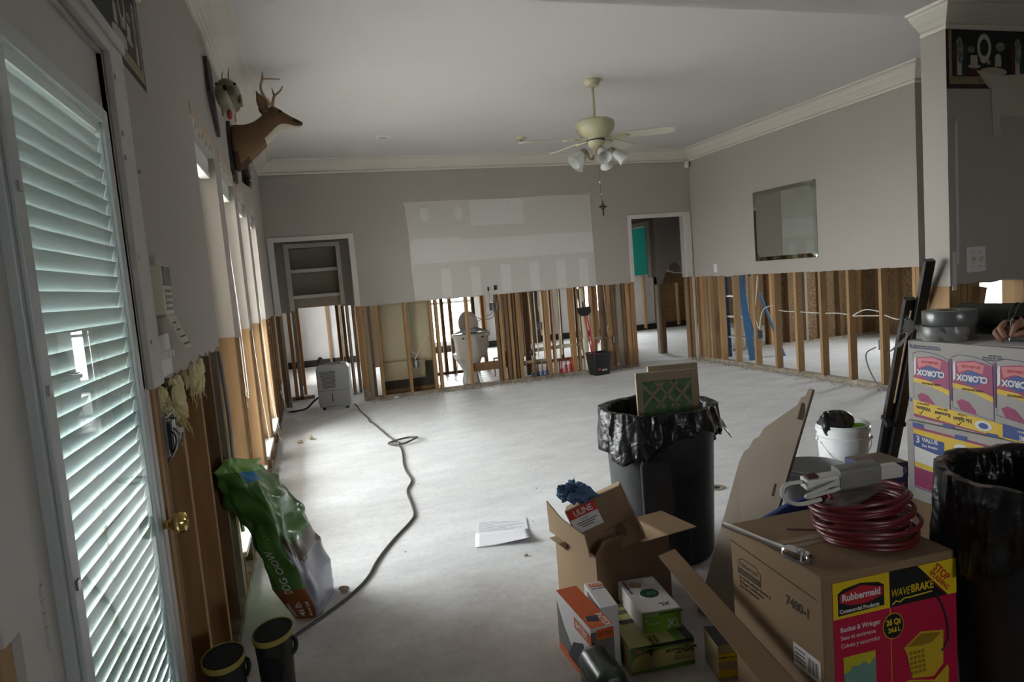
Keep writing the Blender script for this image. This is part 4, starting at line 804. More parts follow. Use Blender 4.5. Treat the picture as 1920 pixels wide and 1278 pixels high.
# ---- plumbing in the back wall
PVC = mat('cream_pvc', (0.60,0.55,0.42), 0.4); COP = mat('copper_pipe', (0.30,0.15,0.08), 0.35, metal=0.8); CPVC = mat('pale_cpvc', (0.62,0.54,0.38), 0.4)
pv = thing('drain_pipe', 'thick cream plastic drain stack with a side branch inside the back wall', 'pipe', (3.67,YB+0.06,0))
MB().tube([(0.035,0,0),(0,0,1.2)], 0.042, 16).build('stack', PVC, pv, smooth=True); MB().tube([(0.02,0,.33),(0.012,0,.5)], 0.052, 16).build('coupling', PVC, pv, smooth=True)
MB().tube([(0,0,.42),(-.3,.02,.41),(-.72,.03,.40)], 0.026, 12).build('branch', PVC, pv, smooth=True); MB().tube([(.03,0,.46),(.2,.02,.47),(.38,.03,.46)], 0.028, 12).build('branch', PVC, pv, smooth=True)
MB().tube(spline([(-.66,.03,.40),(-.76,.03,.40),(-.78,.03,.36),(-.72,.03,.33)],4), 0.024, 10).build('trap', DARK, pv, smooth=True)
for x0, x1, z1, lb in ((2.888,2.906,.78,'leftmost'),(2.966,2.972,.44,'second'),(3.072,3.077,.46,'third'),(3.331,3.326,.36,'rightmost')):
    tag(MB().tube([(x0,YB+0.032,1.21),(x1,YB+0.032,z1),(x1,YB+0.032,0.3)], 0.0085, 8).build('water_pipe', CPVC, smooth=True), lb+' of the four thin pale water pipes running down between the studs', 'pipe', 'thin water pipes in the back wall')
BLV = mat('blue_valve', (0.03,0.09,0.26), 0.5); RDV = mat('red_valve', (0.42,0.03,0.03), 0.5)
for k, (x, m_, lb) in enumerate(((2.87,BLV,'blue plastic valve stub farthest left at the foot of the back wall'),(2.955,BLV,'second blue valve stub from the left'),(3.02,BLV,'third blue valve stub from the left'),(3.085,BLV,'blue valve stub nearest the wide stud'),(3.31,RDV,'leftmost red valve stub'),(3.375,RDV,'second red valve stub from the left'),(3.44,RDV,'third red valve stub'),(3.475,RDV,'red valve stub against the stud by the drain stack'))):
    t = thing('valve_stub', lb, 'valve', (x,YB+0.03,0.04))
    MB().tube([(0,.03,.0),(0,.025,.10),(0.004,.02,.20)], 0.009, 8).build('riser', COP if m_ is BLV else m_, t, smooth=True); MB().tube([(-.004,0.02,.0),(-.002,0.02,.06+.05*(k>4))], 0.02, 8).build('boot', m_, t, smooth=True); MB().box((-.02,-.012,.045),(.02,.012,.055)).build('handle', m_, t)
def cu(pts, label): tag(MB().tube(spline(pts,4), 0.010, 8).build('copper_loop', COP, smooth=True), label, 'pipe')
cu([(3.30,YB+0.11,0.04),(3.30,YB+0.11,.20),(3.31,YB+0.11,.225),(3.40,YB+0.11,.225),(3.46,YB+0.11,.222),(3.47,YB+0.11,.2),(3.47,YB+0.11,.12)], 'dull copper pipe loop above the red valve stubs')
cu([(2.345,YB+0.09,.10),(2.345,YB+0.09,.33),(2.36,YB+0.09,.35),(2.5,YB+0.09,.35),(2.62,YB+0.1,.36)], 'dull copper pipe bending right beside the toilet')
# ---- electrical boxes and cables in the back wall
CAB = mat('white_cable', (0.62,0.60,0.55), 0.5); CABG = mat('grey_cable', (0.12,0.12,0.12), 0.6)
def outlet(loc, label, n=1, cables=(), rz=0):
    t = thing('outlet_box', label, 'outlet', loc, (0,0,rz))
    boxo('box', (-0.03*n,0.0,-0.05), (0.03*n,0.06,0.05), mat('box_dark', (0.06,0.06,0.065), 0.6), t)
    for k in range(n):
        x = (k-(n-1)/2)*0.055
        MB().lathe([(0,-0.012),(0.017,-0.012),(0.018,0)], 14, M=Matrix.Translation((x,0,0.02)) @ Matrix.Rotation(-PI/2,4,'X') @ Matrix.Rotation(PI,4,'X')).build('socket', WHITE, t)
        MB().lathe([(0,-0.012),(0.017,-0.012),(0.018,0)], 14, M=Matrix.Translation((x,0,-0.02)) @ Matrix.Rotation(-PI/2,4,'X') @ Matrix.Rotation(PI,4,'X')).build('socket', WHITE, t)
        boxo('yoke', (x-0.012,-0.006,-0.045), (x+0.012,0.0,0.045), METAL, t)
    for pts, m_ in cables: MB().tube(spline(pts,5), 0.0045, 6).build('cable', m_, t, smooth=True)
    return t
outlet((1.265,YB+0.01,.41), 'bare outlet box with pale cables on the stud before the tub shell', 1, [([(0,.04,.05),(.02,.04,.12),(-.05,.04,.2),(-.04,.04,.5),(-.04,.04,.82)],CAB),([(0,.04,.05),(.03,.04,.12),(.10,.05,.22),(.2,.06,.4)],CAB)])
outlet((2.39,YB+0.0,1.06), 'double outlet box high on the stud right of the toilet', 2, [([(0,.03,-.05),(-.05,.05,-.1),(-.2,.06,-.16),(-.3,.06,-.25)],CABG),([(.01,.03,.05),(-.02,.05,.1),(-.04,.05,.2)],CABG),([(0,.03,-.05),(-.02,.05,-.14),(-.15,.06,-.16),(-.36,.06,-.05),(-.4,.06,.16)],CABG)])
outlet((3.03,YB+0.03,.73), 'small outlet box between the thin pale water pipes', 1, [([(0,.03,.05),(.03,.03,.12),(0,.03,.25),(.01,.03,.5)],CAB)])
outlet((4.115,YB+0.0,.43), 'outlet box on the stud cluster left of the right doorway', 1, [([(-.02,.03,.05),(-.08,.03,.14),(-.04,.02,.3),(-.09,.02,.5),(-.1,.02,.8)],CAB),([(.02,.03,-.05),(.06,.03,-.2),(.1,.03,-.36)],RDV)])
t = thing('wall_wire_stub', 'two dark wire stubs poking through holes at the drywall bottom edge', 'wire', (2.36,YB-0.004,1.31)); 
boxo('plug', (-0.05,-0.02,-0.03), (-0.03,0.0,0.02), DARK, t); boxo('plug', (0.04,-0.02,-0.03), (0.075,0.0,0.035), DARK, t); MB().tube([(-.04,-.01,-.02),(-.03,.0,-.1),(-.03,.03,-.2)],.004,6).build('wire', CABG, t)
for k, (x, z) in enumerate(((1.53,2.43),(2.71,2.44),(1.56,2.42))): crumb('wall_anchor', (x,YB-0.006,z), 0.012, METAL, ['metal anchor at the top left of the unpainted wall patch','metal anchor near the top middle of the unpainted wall patch','second anchor beside the one at the patch\'s top left'][k], 'anchor')
# ---- black bin with red-handled long scoop and lid
REDH = mat('red_handle', (0.38,0.025,0.03), 0.35)
bn = thing('dust_bin', 'black square bin on the floor before the drain stack', 'bin', (3.755,8.50,0), (0,0,R(6)))
loft([(rrect(.11,.10,.03),0.0,(0,0)),(rrect(.118,.108,.03),.03,(0,0)),(rrect(.145,.13,.03),.30,(0,0)),(rrect(.155,.14,.03),.31,(0,0)),(rrect(.14,.125,.03),.31,(0,0)),(rrect(.11,.1,.03),.05,(0,0))]).build('body', BLACKP, bn, smooth=True)
boxo('sticker', (-.09,-.128,.07), (-.05,-.118,.10), RDV, bn); boxo('sticker', (-.03,-.128,.06), (.05,-.118,.085), mat('sticker_grey', (0.3,0.3,0.32), 0.6), bn)
dp = thing('long_dustpan', 'black dustpan on long red handles leaning out of the black bin', 'dustpan', (3.68,8.52,0.07))
MB().tube([(0.02,0,0),(-.05,.02,.55),(-.09,.03,.84)], 0.011, 8).build('handle', REDH, dp, smooth=True); MB().tube([(0.06,0,0),(-.01,.02,.55),(-.05,.03,.84)], 0.011, 8).build('handle', REDH, dp, smooth=True); MB().tube([(-.07,.03,.8),(-.085,.03,.95)], 0.014, 8).build('grip', BLACKP, dp, smooth=True)
MB().prism([(-.19,.87),(.02,.88),(.02,.80),(-.03,.755),(-.12,.755),(-.15,.79)], -.005, .06, 'y').build('pan', BLACKP, dp, bevel=0.01)
# ---- cables and outlet boxes on the right wall
def rcab(pts, label): tag(MB().tube(spline(pts,6), 0.006, 6).build('electric_cable', CAB, smooth=True), label, 'cable', 'white cables through the right wall studs')
rcab([(XR+0.05,7.36,.50),(XR+0.03,7.30,.66),(XR+0.03,7.22,.78),(XR+0.05,7.05,.82),(XR+0.05,6.99,.80)], 'white cable arching up from the outlet box toward the next stud')
rcab([(XR+0.05,6.97,.76),(XR+0.045,6.8,.75),(XR+0.05,6.62,.752)], 'short white cable crossing the first bay right of the outlet arch')
rcab([(XR+0.05,6.59,.75),(XR+0.045,6.4,.745),(XR+0.05,6.22,.745)], 'short white cable below the mirror between two studs')
rcab([(XR+0.05,6.19,.745),(XR+0.045,6.0,.75),(XR+0.05,5.81,.735)], 'short white cable in the bay right of the mirror')
rcab([(XR+0.05,5.79,.725),(XR+0.045,5.6,.735),(XR+0.05,5.385,.74)], 'lower straight white cable before the widest right wall stud'); rcab([(XR+0.04,5.79,.73),(XR+0.03,5.6,.80),(XR+0.04,5.39,.775)], 'upper arched white cable before the widest right wall stud')
rcab([(XR+0.03,5.36,.75),(XR+0.02,5.2,.715),(XR+0.03,5.0,.725)], 'white cable sagging right of the last stud toward the leaning black bar')
rcab([(XR+0.04,7.37,.52),(XR+0.02,7.40,.7),(XR+0.03,7.37,.95),(XR+0.04,7.34,1.2)], 'white cable rising straight up beside the stud under the mirror')
outlet((XR+0.01,7.36,.44), 'white outlet box on the stud below the left edge of the mirror', 1, rz=-PI/2)
ob = outlet((XR+0.03,5.42,.44), 'outlet box with a black cord on the last stud of the right wall', 1, [([(0,.03,.05),(.0,.02,.12),(0.01,.02,.2)],CAB)], rz=-PI/2)
tag(MB().tube(spline([(XR+0.01,5.46,.42),(XR-0.03,5.55,.35),(XR-0.03,5.52,.2),(XR-0.05,5.38,.04),(XR-0.07,5.2,.008),(XR-0.08,4.95,.007)],6), 0.007, 6).build('black_extension_cord', CABG, smooth=True), 'dark cord dropping from the outlet box to the floor by the last stud', 'cord')
# ---- ladder in the side room
LBL = mat('ladder_blue', (0.03,0.11,0.24), 0.5); ALU = mat('ladder_aluminium', (0.45,0.45,0.47), 0.4, metal=0.7)
la = thing('step_ladder', 'blue step ladder standing in the side room behind the studs', 'ladder', (5.93,8.3,0))
for (a, b) in (((-0.05,.26,0),(0.02,.40,1.62)),((-0.05,-.30,.0),(0.02,.10,1.62))):
    d = (Vector(b)-Vector(a)); MB().box((-.045,-.015,0),(.045,.015,d.length), M=Matrix.Translation(a) @ d.to_track_quat('Z','Y').to_matrix().to_4x4()).build('rail', LBL, la)
for (a, b) in (((.5,.30,0),(.12,.40,1.62)),((.5,-.28,0),(.12,.10,1.62))):
    d = (Vector(b)-Vector(a)); MB().box((-.03,-.015,0),(.03,.015,d.length), M=Matrix.Translation(a) @ d.to_track_quat('Z','Y').to_matrix().to_4x4()).build('rear_rail', LBL, la)
for k in range(5):
    f_ = .3*(k+1)/1.62; MB().box((-.06+.07*f_,-.30+.40*f_+.02,.3*(k+1)-.012),(.03+.07*f_,.26+.14*f_-.02,.3*(k+1)+.012)).build('step', ALU, la)
boxo('top_cap', (-.07,.08,1.6), (.18,.44,1.66), LBL, la, 0.01)
tag(boxo('wire_tag', (6.28,7.45,.47), (6.285,7.56,.53), WHITE), 'white paper tag hanging behind the studs of the right wall', 'tag')
# ================================================================== FOREGROUND
CARD = mat('corrugated_cardboard', (0.235,0.150,0.082), 0.85, (0.30,0.20,0.115), 5, amt=0.9, bump=0.06, bscale=40)
CARDL = mat('cardboard_edge', (0.38,0.27,0.16), 0.85); CARDD = mat('cardboard_print', (0.05,0.033,0.02), 0.85)
def flat(name, M, pts, m_, parent, d=0.0006): return MB().prism(pts, 0, d, 'z', M=M).build(name, m_, parent)
def rect(x0, y0, x1, y1): return [(x0,y0),(x1,y0),(x1,y1),(x0,y1)]
def oval(cx, cy, rx, ry, n=24): return [(cx+rx*math.cos(2*PI*k/n), cy+ry*math.sin(2*PI*k/n)) for k in range(n)]
def ct(name, rgb, rough=0.5): return mat(name, s2l(*rgb), rough)
YEL = ct('print_yellow', (228,196,20)); RED = ct('print_red', (186,16,62)); BLK = ct('print_black', (22,20,22)); WHT = ct('print_white', (225,222,222)); LRED = ct('logo_red', (190,30,50))
# ---- dog food bag leaning on the left wall
GRN = mat('bag_green_film', (0.055,0.17,0.03), 0.28, (0.08,0.22,0.045), 4, bump=0.5, bscale=9, coat=0.3); LAV = mat('bag_lavender_film', (0.24,0.25,0.32), 0.3, (0.32,0.33,0.4), 5, bump=0.4, bscale=9, coat=0.3)
ORG = mat('bag_orange_film', (0.22,0.06,0.012), 0.3, bump=0.3, bscale=9); BRN = mat('bag_dark_photo', (0.05,0.035,0.02), 0.3, (0.16,0.12,0.08), 12, amt=0.4); LGRN = mat('bag_light_green', (0.2,0.42,0.1), 0.3)
SEC = [(-0.115,3.165,0.0,.145,.062),(-0.125,3.163,.05,.158,.076),(-0.155,3.158,.16,.168,.085),(-0.19,3.15,.27,.168,.082),(-0.225,3.145,.37,.160,.070),(-0.255,3.13,.46,.158,.075),(-0.29,3.10,.56,.172,.080),(-0.325,3.06,.65,.170,.068),(-0.35,3.05,.71,.15,.036),(-0.345,3.06,.745,.12,.014)]
bagdir = Vector((0.086,0.285,0)).normalized(); bagn = Vector((0.285,-0.086,0)).normalized()
def bag_pt(i, a):
    x, y, z, hw, ht = SEC[i]; c, s_ = math.cos(a), math.sin(a); e = 0.42 if i < 6 else 0.6
    sc = lambda q: math.copysign(abs(q)**e, q)
    g_ = 0.25 if i < 2 else (1.0 if i < 4 else 1.8)
    wr = g_*(0.010*math.sin(a*3+i*1.9)*math.sin(i*0.9) + 0.006*math.sin(a*7+i*2.7) + 0.005*abs(math.sin(a*5.5+i*1.3)))
    tl_ = 0.10*((z/0.7)**1.5)*sc(c)*-0.35
    return Vector((x,y,z+ (tl_ if i > 4 else 0))) + bagdir*(hw+wr)*sc(c) + bagn*(ht+wr)*sc(s_)
def bag_s(t_, a):
    # smooth bag surface with film creases: t_ along the bag 0..1, a around it
    x_ = t_*(len(SEC)-1); i = min(len(SEC)-2, int(x_)); q = x_-i; p = bag_pt(i, a).lerp(bag_pt(i+1, a), q*q*(3-2*q)*.5+q*.5)
    n_ = (bagdir*math.cos(a)+bagn*math.sin(a)).normalized(); am = min(1, t_*5)*(.35 if t_ < .45 else 1)
    side = .35 if math.cos(a) < -.8 and t_ < .75 else 1
    return p + n_*side*am*(.011*(ridge(p*7)-.5)+.007*(ridge(p*15+Vector((3,1,2)))-.5)+.010*mnoise.noise(p*5))
nb, nz = 84, 64; b_ = MB(); b_.v = [bag_s(j/(nz-1), 2*PI*k/nb) for j in range(nz) for k in range(nb)]
for j in range(nz-1):
    for k in range(nb):
        a = 2*PI*(k+.5)/nb; c, s_ = math.cos(a), math.sin(a); t_ = (j+.5)/(nz-1); front = s_ > 0.25 and c > -0.88; mm = 0
        ed = .42+.03*math.sin(c*5)-.06*c
        if front and t_ < ed-.09: mm = 1
        elif front and t_ < ed: mm = 3
        elif c < -0.7 and .02 < t_ < .215 and s_ > -.85: mm = 2
        elif t_ > .86 and s_ > -.6: mm = 4
        if .80 < t_ < .86 and .55 < s_ and -.75 < c < -.1: mm = 5
        b_.f.append((j*nb+k, j*nb+(k+1)%nb, (j+1)*nb+(k+1)%nb, (j+1)*nb+k)); b_.mi.append(mm)
b_.f += [list(range(nb))[::-1], list(range((nz-1)*nb, nz*nb))]; b_.mi += [0,4]
b_.mats = [GRN,LAV,ORG,BRN,LGRN,ct('seal_blue', (20,120,180), 0.3)]
bag = thing('dog_food_bag', 'green and lavender dog food bag slumped against the bare studs', 'pet food bag')
b_.build('bag', None, bag, smooth=True, sharp=80)
def side_pt(s_, v):
    z = min(.70, max(0, s_*.93)); i = max(k for k in range(len(SEC)-1) if SEC[k][2] <= z); q = (z-SEC[i][2])/(SEC[i+1][2]-SEC[i][2])
    w_ = max(-.92, min(.92, v)); return bag_s((i+q)/(len(SEC)-1), PI+math.asin(math.copysign(abs(w_)**2.38, w_))) - bagdir*.0045
def bag_text(name, body, size, u0, v0, m_):
    o = text(name, body, size, Matrix.Identity(4), m_, bag)
    for v in o.data.vertices:
        x, y, z = v.co; v.co = side_pt(u0+x, v0+y/.075) - bagdir*z*2
bag_text('printed_text', 'DOG CHOW', 0.038, 0.150, 0.05, WHT); bag_text('printed_text', 'COMPLETE', 0.026, 0.355, -0.1, LGRN)
bag_text('printed_text', '46 lb.', 0.040, 0.02, 0.0, WHT); bag_text('printed_text', 'BONUS SIZE', 0.015, 0.02, -0.5, WHT); bag_text('printed_text', 'DOG FOOD', 0.015, 0.02, 0.5, WHT)
# ---- rubber boots
BOOT = mat('olive_rubber', (0.018,0.023,0.016), 0.45); BTY = mat('boot_yellow_trim', (0.36,0.29,0.06), 0.5); BIN_ = mat('boot_lining', (0.008,0.008,0.01), 0.9)
def boot(x, y, rz, label, tilt=(0,0)):
    t = thing('rubber_boot', label, 'boot', (x,y,0), (tilt[0],tilt[1],rz), 'pair of rubber boots by the door')
    E = lambda a, b, n=20: [(a*math.cos(2*PI*k/n), b*math.sin(2*PI*k/n)) for k in range(n)]
    loft([(E(.045,.13),0,(0,.06)),(E(.05,.138),.03,(0,.06)),(E(.05,.13),.07,(0,.055)),(E(.046,.085),.12,(0,.02)),(E(.048,.064),.2,(0,0)),(E(.052,.064),.3,(0,0)),(E(.056,.076),.385,(0,0)),(E(.057,.078),.40,(0,0)),(E(.0545,.0755),.40,(0,0)),(E(.050,.068),.32,(0,0)),(E(.044,.058),.2,(0,0))]).build('shaft', BOOT, t, smooth=True)
    b_ = MB(); n = 32
    b_.add([((.0575+q*.002)*math.cos(2*PI*k/n), (.0785+q*.002)*math.sin(2*PI*k/n), z) for z, q in ((.386,0),(.386,1),(.4025,1),(.4025,0)) for k in range(n)], [(j*n+k, j*n+(k+1)%n, ((j+1)%4)*n+(k+1)%n, ((j+1)%4)*n+k) for j in range(4) for k in range(n)])
    b_.build('top_band', BTY, t, smooth=True)
    loft([(E(.053,.074),.398,(0,0)),(E(.049,.068),.3,(0,0)),(E(.044,.06),.15,(0,0))]).build('lining', BIN_, t, smooth=True)
    MB().tube(spline([(.056,.0,.37),(.062,.006,.36),(.063,.008,.34),(.058,.006,.325),(.052,.0,.32)],4), 0.007, 6).build('pull_strap', BLACKP, t)
    return t
boot(-0.212, 2.145, R(-12), 'olive rubber boot with yellow rim nearer the dog food bag'); boot(-0.325, 2.055, R(10), 'olive rubber boot with yellow rim nearer the glazed door', (0,R(-3)))
# ---- lined trash can with air filters
CAN = mat('charcoal_can_plastic', (0.022,0.023,0.026), 0.5, (0.03,0.031,0.034), 30, bump=0.05); BAGB = mat('black_bag_film', (0.007,0.007,0.008), 0.3, bump=0.7, bscale=26)
def trash_can(name, label, loc, rim, z1, seed, drape=0.16, base=None):
    t = thing(name, label, 'trash can', loc); base = base or rim*0.86
    pr_ = [(0,0),(base*.96,0),(base,.02)]+[(base+(rim*.97-base)*k/6, .02+(z1-.06)*k/6) for k in range(1,7)]+[(rim,z1-.03),(rim,z1),(rim*.95,z1),(rim*.93,z1-.05),(base*.94,.05),(0,.04)]
    MB().lathe(pr_, 48).build('body', CAN, t, smooth=True)
    for a in (PI*1.32, PI*0.32):
        MB().prism([(-.075,.0),(.075,.0),(.075,z1*.62),(.05,z1*.72),(-.05,z1*.72),(-.075,z1*.62)], -.012, .008, 'y', M=Matrix.Translation((math.cos(a)*(base+rim)*.485, math.sin(a)*(base+rim)*.485, .05)) @ Matrix.Rotation(a+PI/2,4,'Z') @ Matrix.Rotation(R(3.2),4,'X')).build('ribbed_panel', CAN, t, bevel=0.01)
    rg = random.Random(seed); ph = [rg.uniform(0,6) for _ in range(6)]
    def fn(u, v):
        a = 2*PI*u; wv = .5*math.sin(5*a+ph[0])+.35*math.sin(11*a+ph[1])+.3*math.sin(17*a+ph[2])
        if v < .42:   # inside, going down
            q = 1-v/.42; r_ = rim*.93-.02*q+.012*wv*q; z = z1-.20*q-.012*wv*q+.004
        elif v < .52: r_ = rim*.97+ .006*wv*.3; z = z1+.006
        else:
            q = (v-.52)/.48; dd = drape*(1+.45*math.sin(a*2+ph[3])+.3*wv*.4); r_ = rim+.008+.014*q+.007*wv*q; z = z1+.004-dd*q
        p = Vector((r_*math.cos(a), r_*math.sin(a), z)); q = Vector((math.cos(a)*3.2, math.sin(a)*3.2, z*2.2+seed)); k_ = .25 if .42 <= v < .52 else 1
        dr_ = k_*(.013*(ridge(q*1.7)-.45)+.007*(ridge(q*4.1)-.45)); return p + Vector((math.cos(a), math.sin(a), 0))*(dr_ if v >= .42 else -abs(dr_)*1.5) + Vector((0,0,(.010*mnoise.noise(q*1.3) if .40 < v < .56 else 0)))
    MB().grid(fn, 180, 26, cu=True).build('bin_liner', BAGB, t, smooth=True, solid=0.0012, sharp=75)
    return t
tc1 = trash_can('trash_can', 'tall charcoal trash can with black liner and green air filters', (1.60,2.95,0), .276, .742, 4)
MB().tube([(-.005,-.252,.52),(0.004,-.238,.02)], .003, 6).build('mould_seam', mat('seam_grey', (0.07,0.072,0.075), 0.5), tc1)
pn_ = MB(); pn_.add([(.24,-.16,.74),(.292,-.03,.74),(.33,-.13,.55),(.27,-.12,.63)], [(0,1,2,3)]); pn_.build('liner_corner', BAGB, tc1, solid=0.002)
FGR = mat('filter_green_fibre', (0.05,0.13,0.06), 0.9, (0.14,0.26,0.13), 22, amt=0.4, bump=0.5); FCARD = mat('filter_frame_card', (0.30,0.24,0.16), 0.85, (0.36,0.29,0.2), 6)
def filt(loc, rz, w_, h_, label, tilt=0):
    t = thing('air_filter', label, 'air filter', loc, (tilt,0,rz)); d = .024
    MB().box((0,0,0),(.03,d,h_)).box((w_-.03,0,0),(w_,d,h_)).box((.03,0,h_-.045),(w_-.03,d,h_)).box((.03,0,0),(w_-.03,d,.04)).build('frame', FCARD, t, bevel=.002)
    boxo('fibre_pad', (.03,.005,.04), (w_-.03,.019,h_-.045), FGR, t)
    for s_ in (1,-1):
        for k in range(3):
            c = w_*(.26+.24*k); zz = h_-.115; MB().box((-.007,-.001,-.085),(.007,.004,.085), M=Matrix.Translation((c,.003,zz)) @ Matrix.Rotation(s_*R(42),4,'Y')).build('mesh_strip', FCARD, t)
    return t
filt((1.475,2.905,.46), R(-14), .30, .455, 'green air filter in cardboard frame, front one in the trash can', R(-3)); filt((1.565,2.945,.46), R(-14), .25, .475, 'green air filter in cardboard frame, rear one in the trash can', R(-3))
t = thing('floor_drain', 'small round floor hole with a dusty ring right of the trash can', 'floor hole', (2.344,3.62,0))
MB().lathe([(.02,.0),(.035,.004),(.05,.006),(.06,.0)], 20).build('ring', PLATE, t, smooth=True); MB().lathe([(0,.001),(.022,.0015),(.024,.003)], 16).build('hole', DARK, t)
# ---- flattened carton leaning beside the trash can
SHEET = mat('pale_cardboard_liner', (0.33,0.27,0.215), 0.75, (0.25,0.19,0.14), 2.5, (1,1,.5), amt=0.8)
A0, A1 = Vector((1.40,2.333,0)), Vector((1.714,2.401,.649)); C0, C1 = Vector((1.49,2.147,0)), Vector((1.914,2.209,.897))
fc = thing('flattened_carton', 'flattened brown carton leaning upright beside the trash can', 'cardboard', A0[:])
nrm = (C0-A0).cross(A1-A0).normalized()
P_ = lambda u, v: (A0.lerp(C0,u)).lerp(A1.lerp(C1,u), v)-A0
edge = [(0,0),(1,0),(1,.35),(.99,.62),(1,.98),(.93,1.0),(.90,.975),(.84,.985),(.80,.96),(.30,.985),(.25,.955),(.16,.965),(.12,.93),(.04,.93),(0,.88)]
for k, (m_, off) in enumerate(((SHEET,.012),(CARD,.004),(CARD,-.004))):
    n = len(edge); f_ = [P_(u,v)+nrm*(off if off > 0 else off) for u, v in edge]; g_ = [p+nrm*.006 for p in f_]
    MB().add(f_+g_, [list(range(n))[::-1], list(range(n,2*n))]+[(i,(i+1)%n,(i+1)%n+n,i+n) for i in range(n)]).build(['printed_face','board_layer','board_layer'][k], m_, fc)
for (u,v,l) in ((.86,.30,.10),(.80,.42,.03),(.82,.58,.05)):
    Mx = frame(P_(u,v)+nrm*.0183, (A1-A0), (C0-A0)); flat('slot_mark', Mx, rect(-l/2,-.004,l/2,.004), CARDD, fc, -.0004)
Mx = frame(P_(.93,.90)+nrm*.0183, (A1-A0), (C0-A0)); flat('stamp', Mx, rect(-.035,-.012,.035,.012), CARDD, fc, -.0004)
# ---- open carton with the tilted ULINE box and blue rag
oc = thing('open_carton', 'open brown carton with raised flaps in front of the trash can', 'cardboard box', (0.985,2.395,0), (0,0,R(8)))
W_, D_, H_, T_ = .36,.34,.30,.005
boxo('left_side', (0,0,0), (T_,D_,H_), CARD, oc); boxo('right_side', (W_-T_,0,0), (W_,D_,H_), CARD, oc); boxo('front_side', (T_,0,0), (W_-T_,T_,H_), CARD, oc); boxo('back_side', (T_,D_-T_,0), (W_-T_,D_,H_), CARD, oc); boxo('bottom', (T_,T_,0), (W_-T_,D_-T_,T_), CARD, oc)
MB().prism([(0,H_),(D_,H_),(D_-.01,H_+.145),(D_*.62,H_+.10),(.02,H_+.085)], -.005, 0, 'x', M=Matrix.Translation((0,0,0)) @ Matrix.Rotation(R(-4),4,'Y')).build('left_flap', CARD, oc)
MB().box((W_,0.0,H_-.003),(W_+.15,D_*.72,H_+.002), M=Matrix.Translation((0,0,0))).build('right_flap', CARD, oc); MB().prism([(0,H_),(W_*.55,H_),(W_*.5,H_+.06),(.04,H_+.05)], 0, .005, 'y').build('front_flap', CARD, oc)
MB().prism([(-.04,H_-.02),(0,H_-.06),(0,H_-.02)], D_-.1, D_-.02, 'y').build('torn_flap_tip', CARDL, oc)
boxo('shipping_label', (-.0065,.10,.315), (-.0055,.15,.375), WHT, oc)
ub = thing('labelled_box', 'tilted brown box with red and white label and blue rag, in the open carton', 'cardboard box', (0.983,2.457,0.242))
e_x = (r2*math.cos(R(27)) + u2*math.sin(R(27)) - fw*.10).normalized(); e_y = (u2*math.cos(R(27)) - r2*math.sin(R(27)) + fw*.12).normalized()
Mu = frame((0,0,0), e_x, e_y)     # local z points to the camera side
uw, uh, ud = .252,.232,.13
MB().box((0,0,-ud),(uw,uh,-.001), M=Mu).build('carton', CARD, ub, bevel=.003); flat('top_tape', Mu @ Matrix.Translation((0,uh+.0005,-ud)) @ Matrix.Rotation(-PI/2,4,'X') @ Matrix.Diagonal((1,-1,1,1)), rect(uw*.55,.01,uw,.12), CARDL, ub)
flat('label', Mu, rect(.006,uh-.105,.128,uh-.006), WHT, ub); flat('label_red_band', Mu @ Matrix.Translation((0,0,.0007)), rect(.006,uh-.045,.128,uh-.006), ct('uline_red', (196,40,30)), ub)
text('label_text', 'ULINE', .036, Mu @ Matrix.Translation((.030,uh-.027,.0016)), WHT, ub, sx=.85, bold=.0006); text('label_text', 'S-4128', .012, Mu @ Matrix.Translation((.045,uh-.057,.0008)), BLK, ub); 
for k in range(3): flat('label_line', Mu @ Matrix.Translation((0,0,.0007)), rect(.025+.008*k,uh-.070-.009*k,.115-.012*k,uh-.067-.009*k), BLK, ub, .0002)
flat('fold_line', Mu, rect(0.10,.093,uw-.02,.095), CARDD, ub, .0002); flat('smudge_mark', Mu, oval(.175,.07,.022,.03), mat('cardboard_smudge', (0.17,0.105,0.062), 0.9), ub, .0002)
RAG = mat('blue_rag', (0.06,0.125,0.24), 0.9, (0.09,0.17,0.31), 6, bump=0.2)
def ragf(u, v):
    a = 2*PI*u; t_ = PI*(v-.5); n_ = Vector((math.cos(a)*math.cos(t_), math.sin(a)*math.cos(t_), math.sin(t_)))
    q = .62+.75*(ridge(n_*1.5+Vector((4,2,7)))-.3)*.6+.35*(ridge(n_*3.1+Vector((1,5,2)))-.4)+.3*mnoise.noise(n_*2.2)
    return r2*n_[0]*q*.070 + u2*n_[2]*q*.050 - fw*n_[1]*q*.045 + (r2*.05-u2*.035)*max(0,n_[0])**3
rg_o = tag(MB().grid(ragf, 60, 36, cu=True).build('blue_rag', RAG, smooth=True, sharp=60), 'crumpled blue rag draped over the tilted brown box', 'rag'); rg_o.location = (0.966,2.53,.526)
# ---- boxes on the floor
def carton(name, label, loc, rz, w_, d_, h_, m_=CARD, cat='box', group=None, bevel=.002):
    t = thing(name, label, cat, loc, (0,0,rz), group); boxo('box', (0,0,0), (w_,d_,h_), m_, t, bevel); return t
FRONT = lambda w_, d_, h_: frame((0,-.0004,0),(1,0,0),(0,0,1)); TOPM = lambda h_: frame((0,0,h_+.0004),(1,0,0),(0,1,0)); LEFT = lambda d_: frame((-.0004,d_,0),(0,-1,0),(0,0,1))
INO = ct('intex_orange', (190,84,30)); INW = ct('intex_white', (205,202,205)); INB = ct('intex_navy', (38,42,66)); ING = ct('intex_grey', (96,98,96))
ix = carton('airbed_box', 'orange-topped inflatable bed box standing on the floor', (.791,2.015,0), R(1), .084, .315, .229, INW)
flat('orange_top', TOPM(.229), rect(0,0,.084,.315), INO, ix); M0 = LEFT(.315)
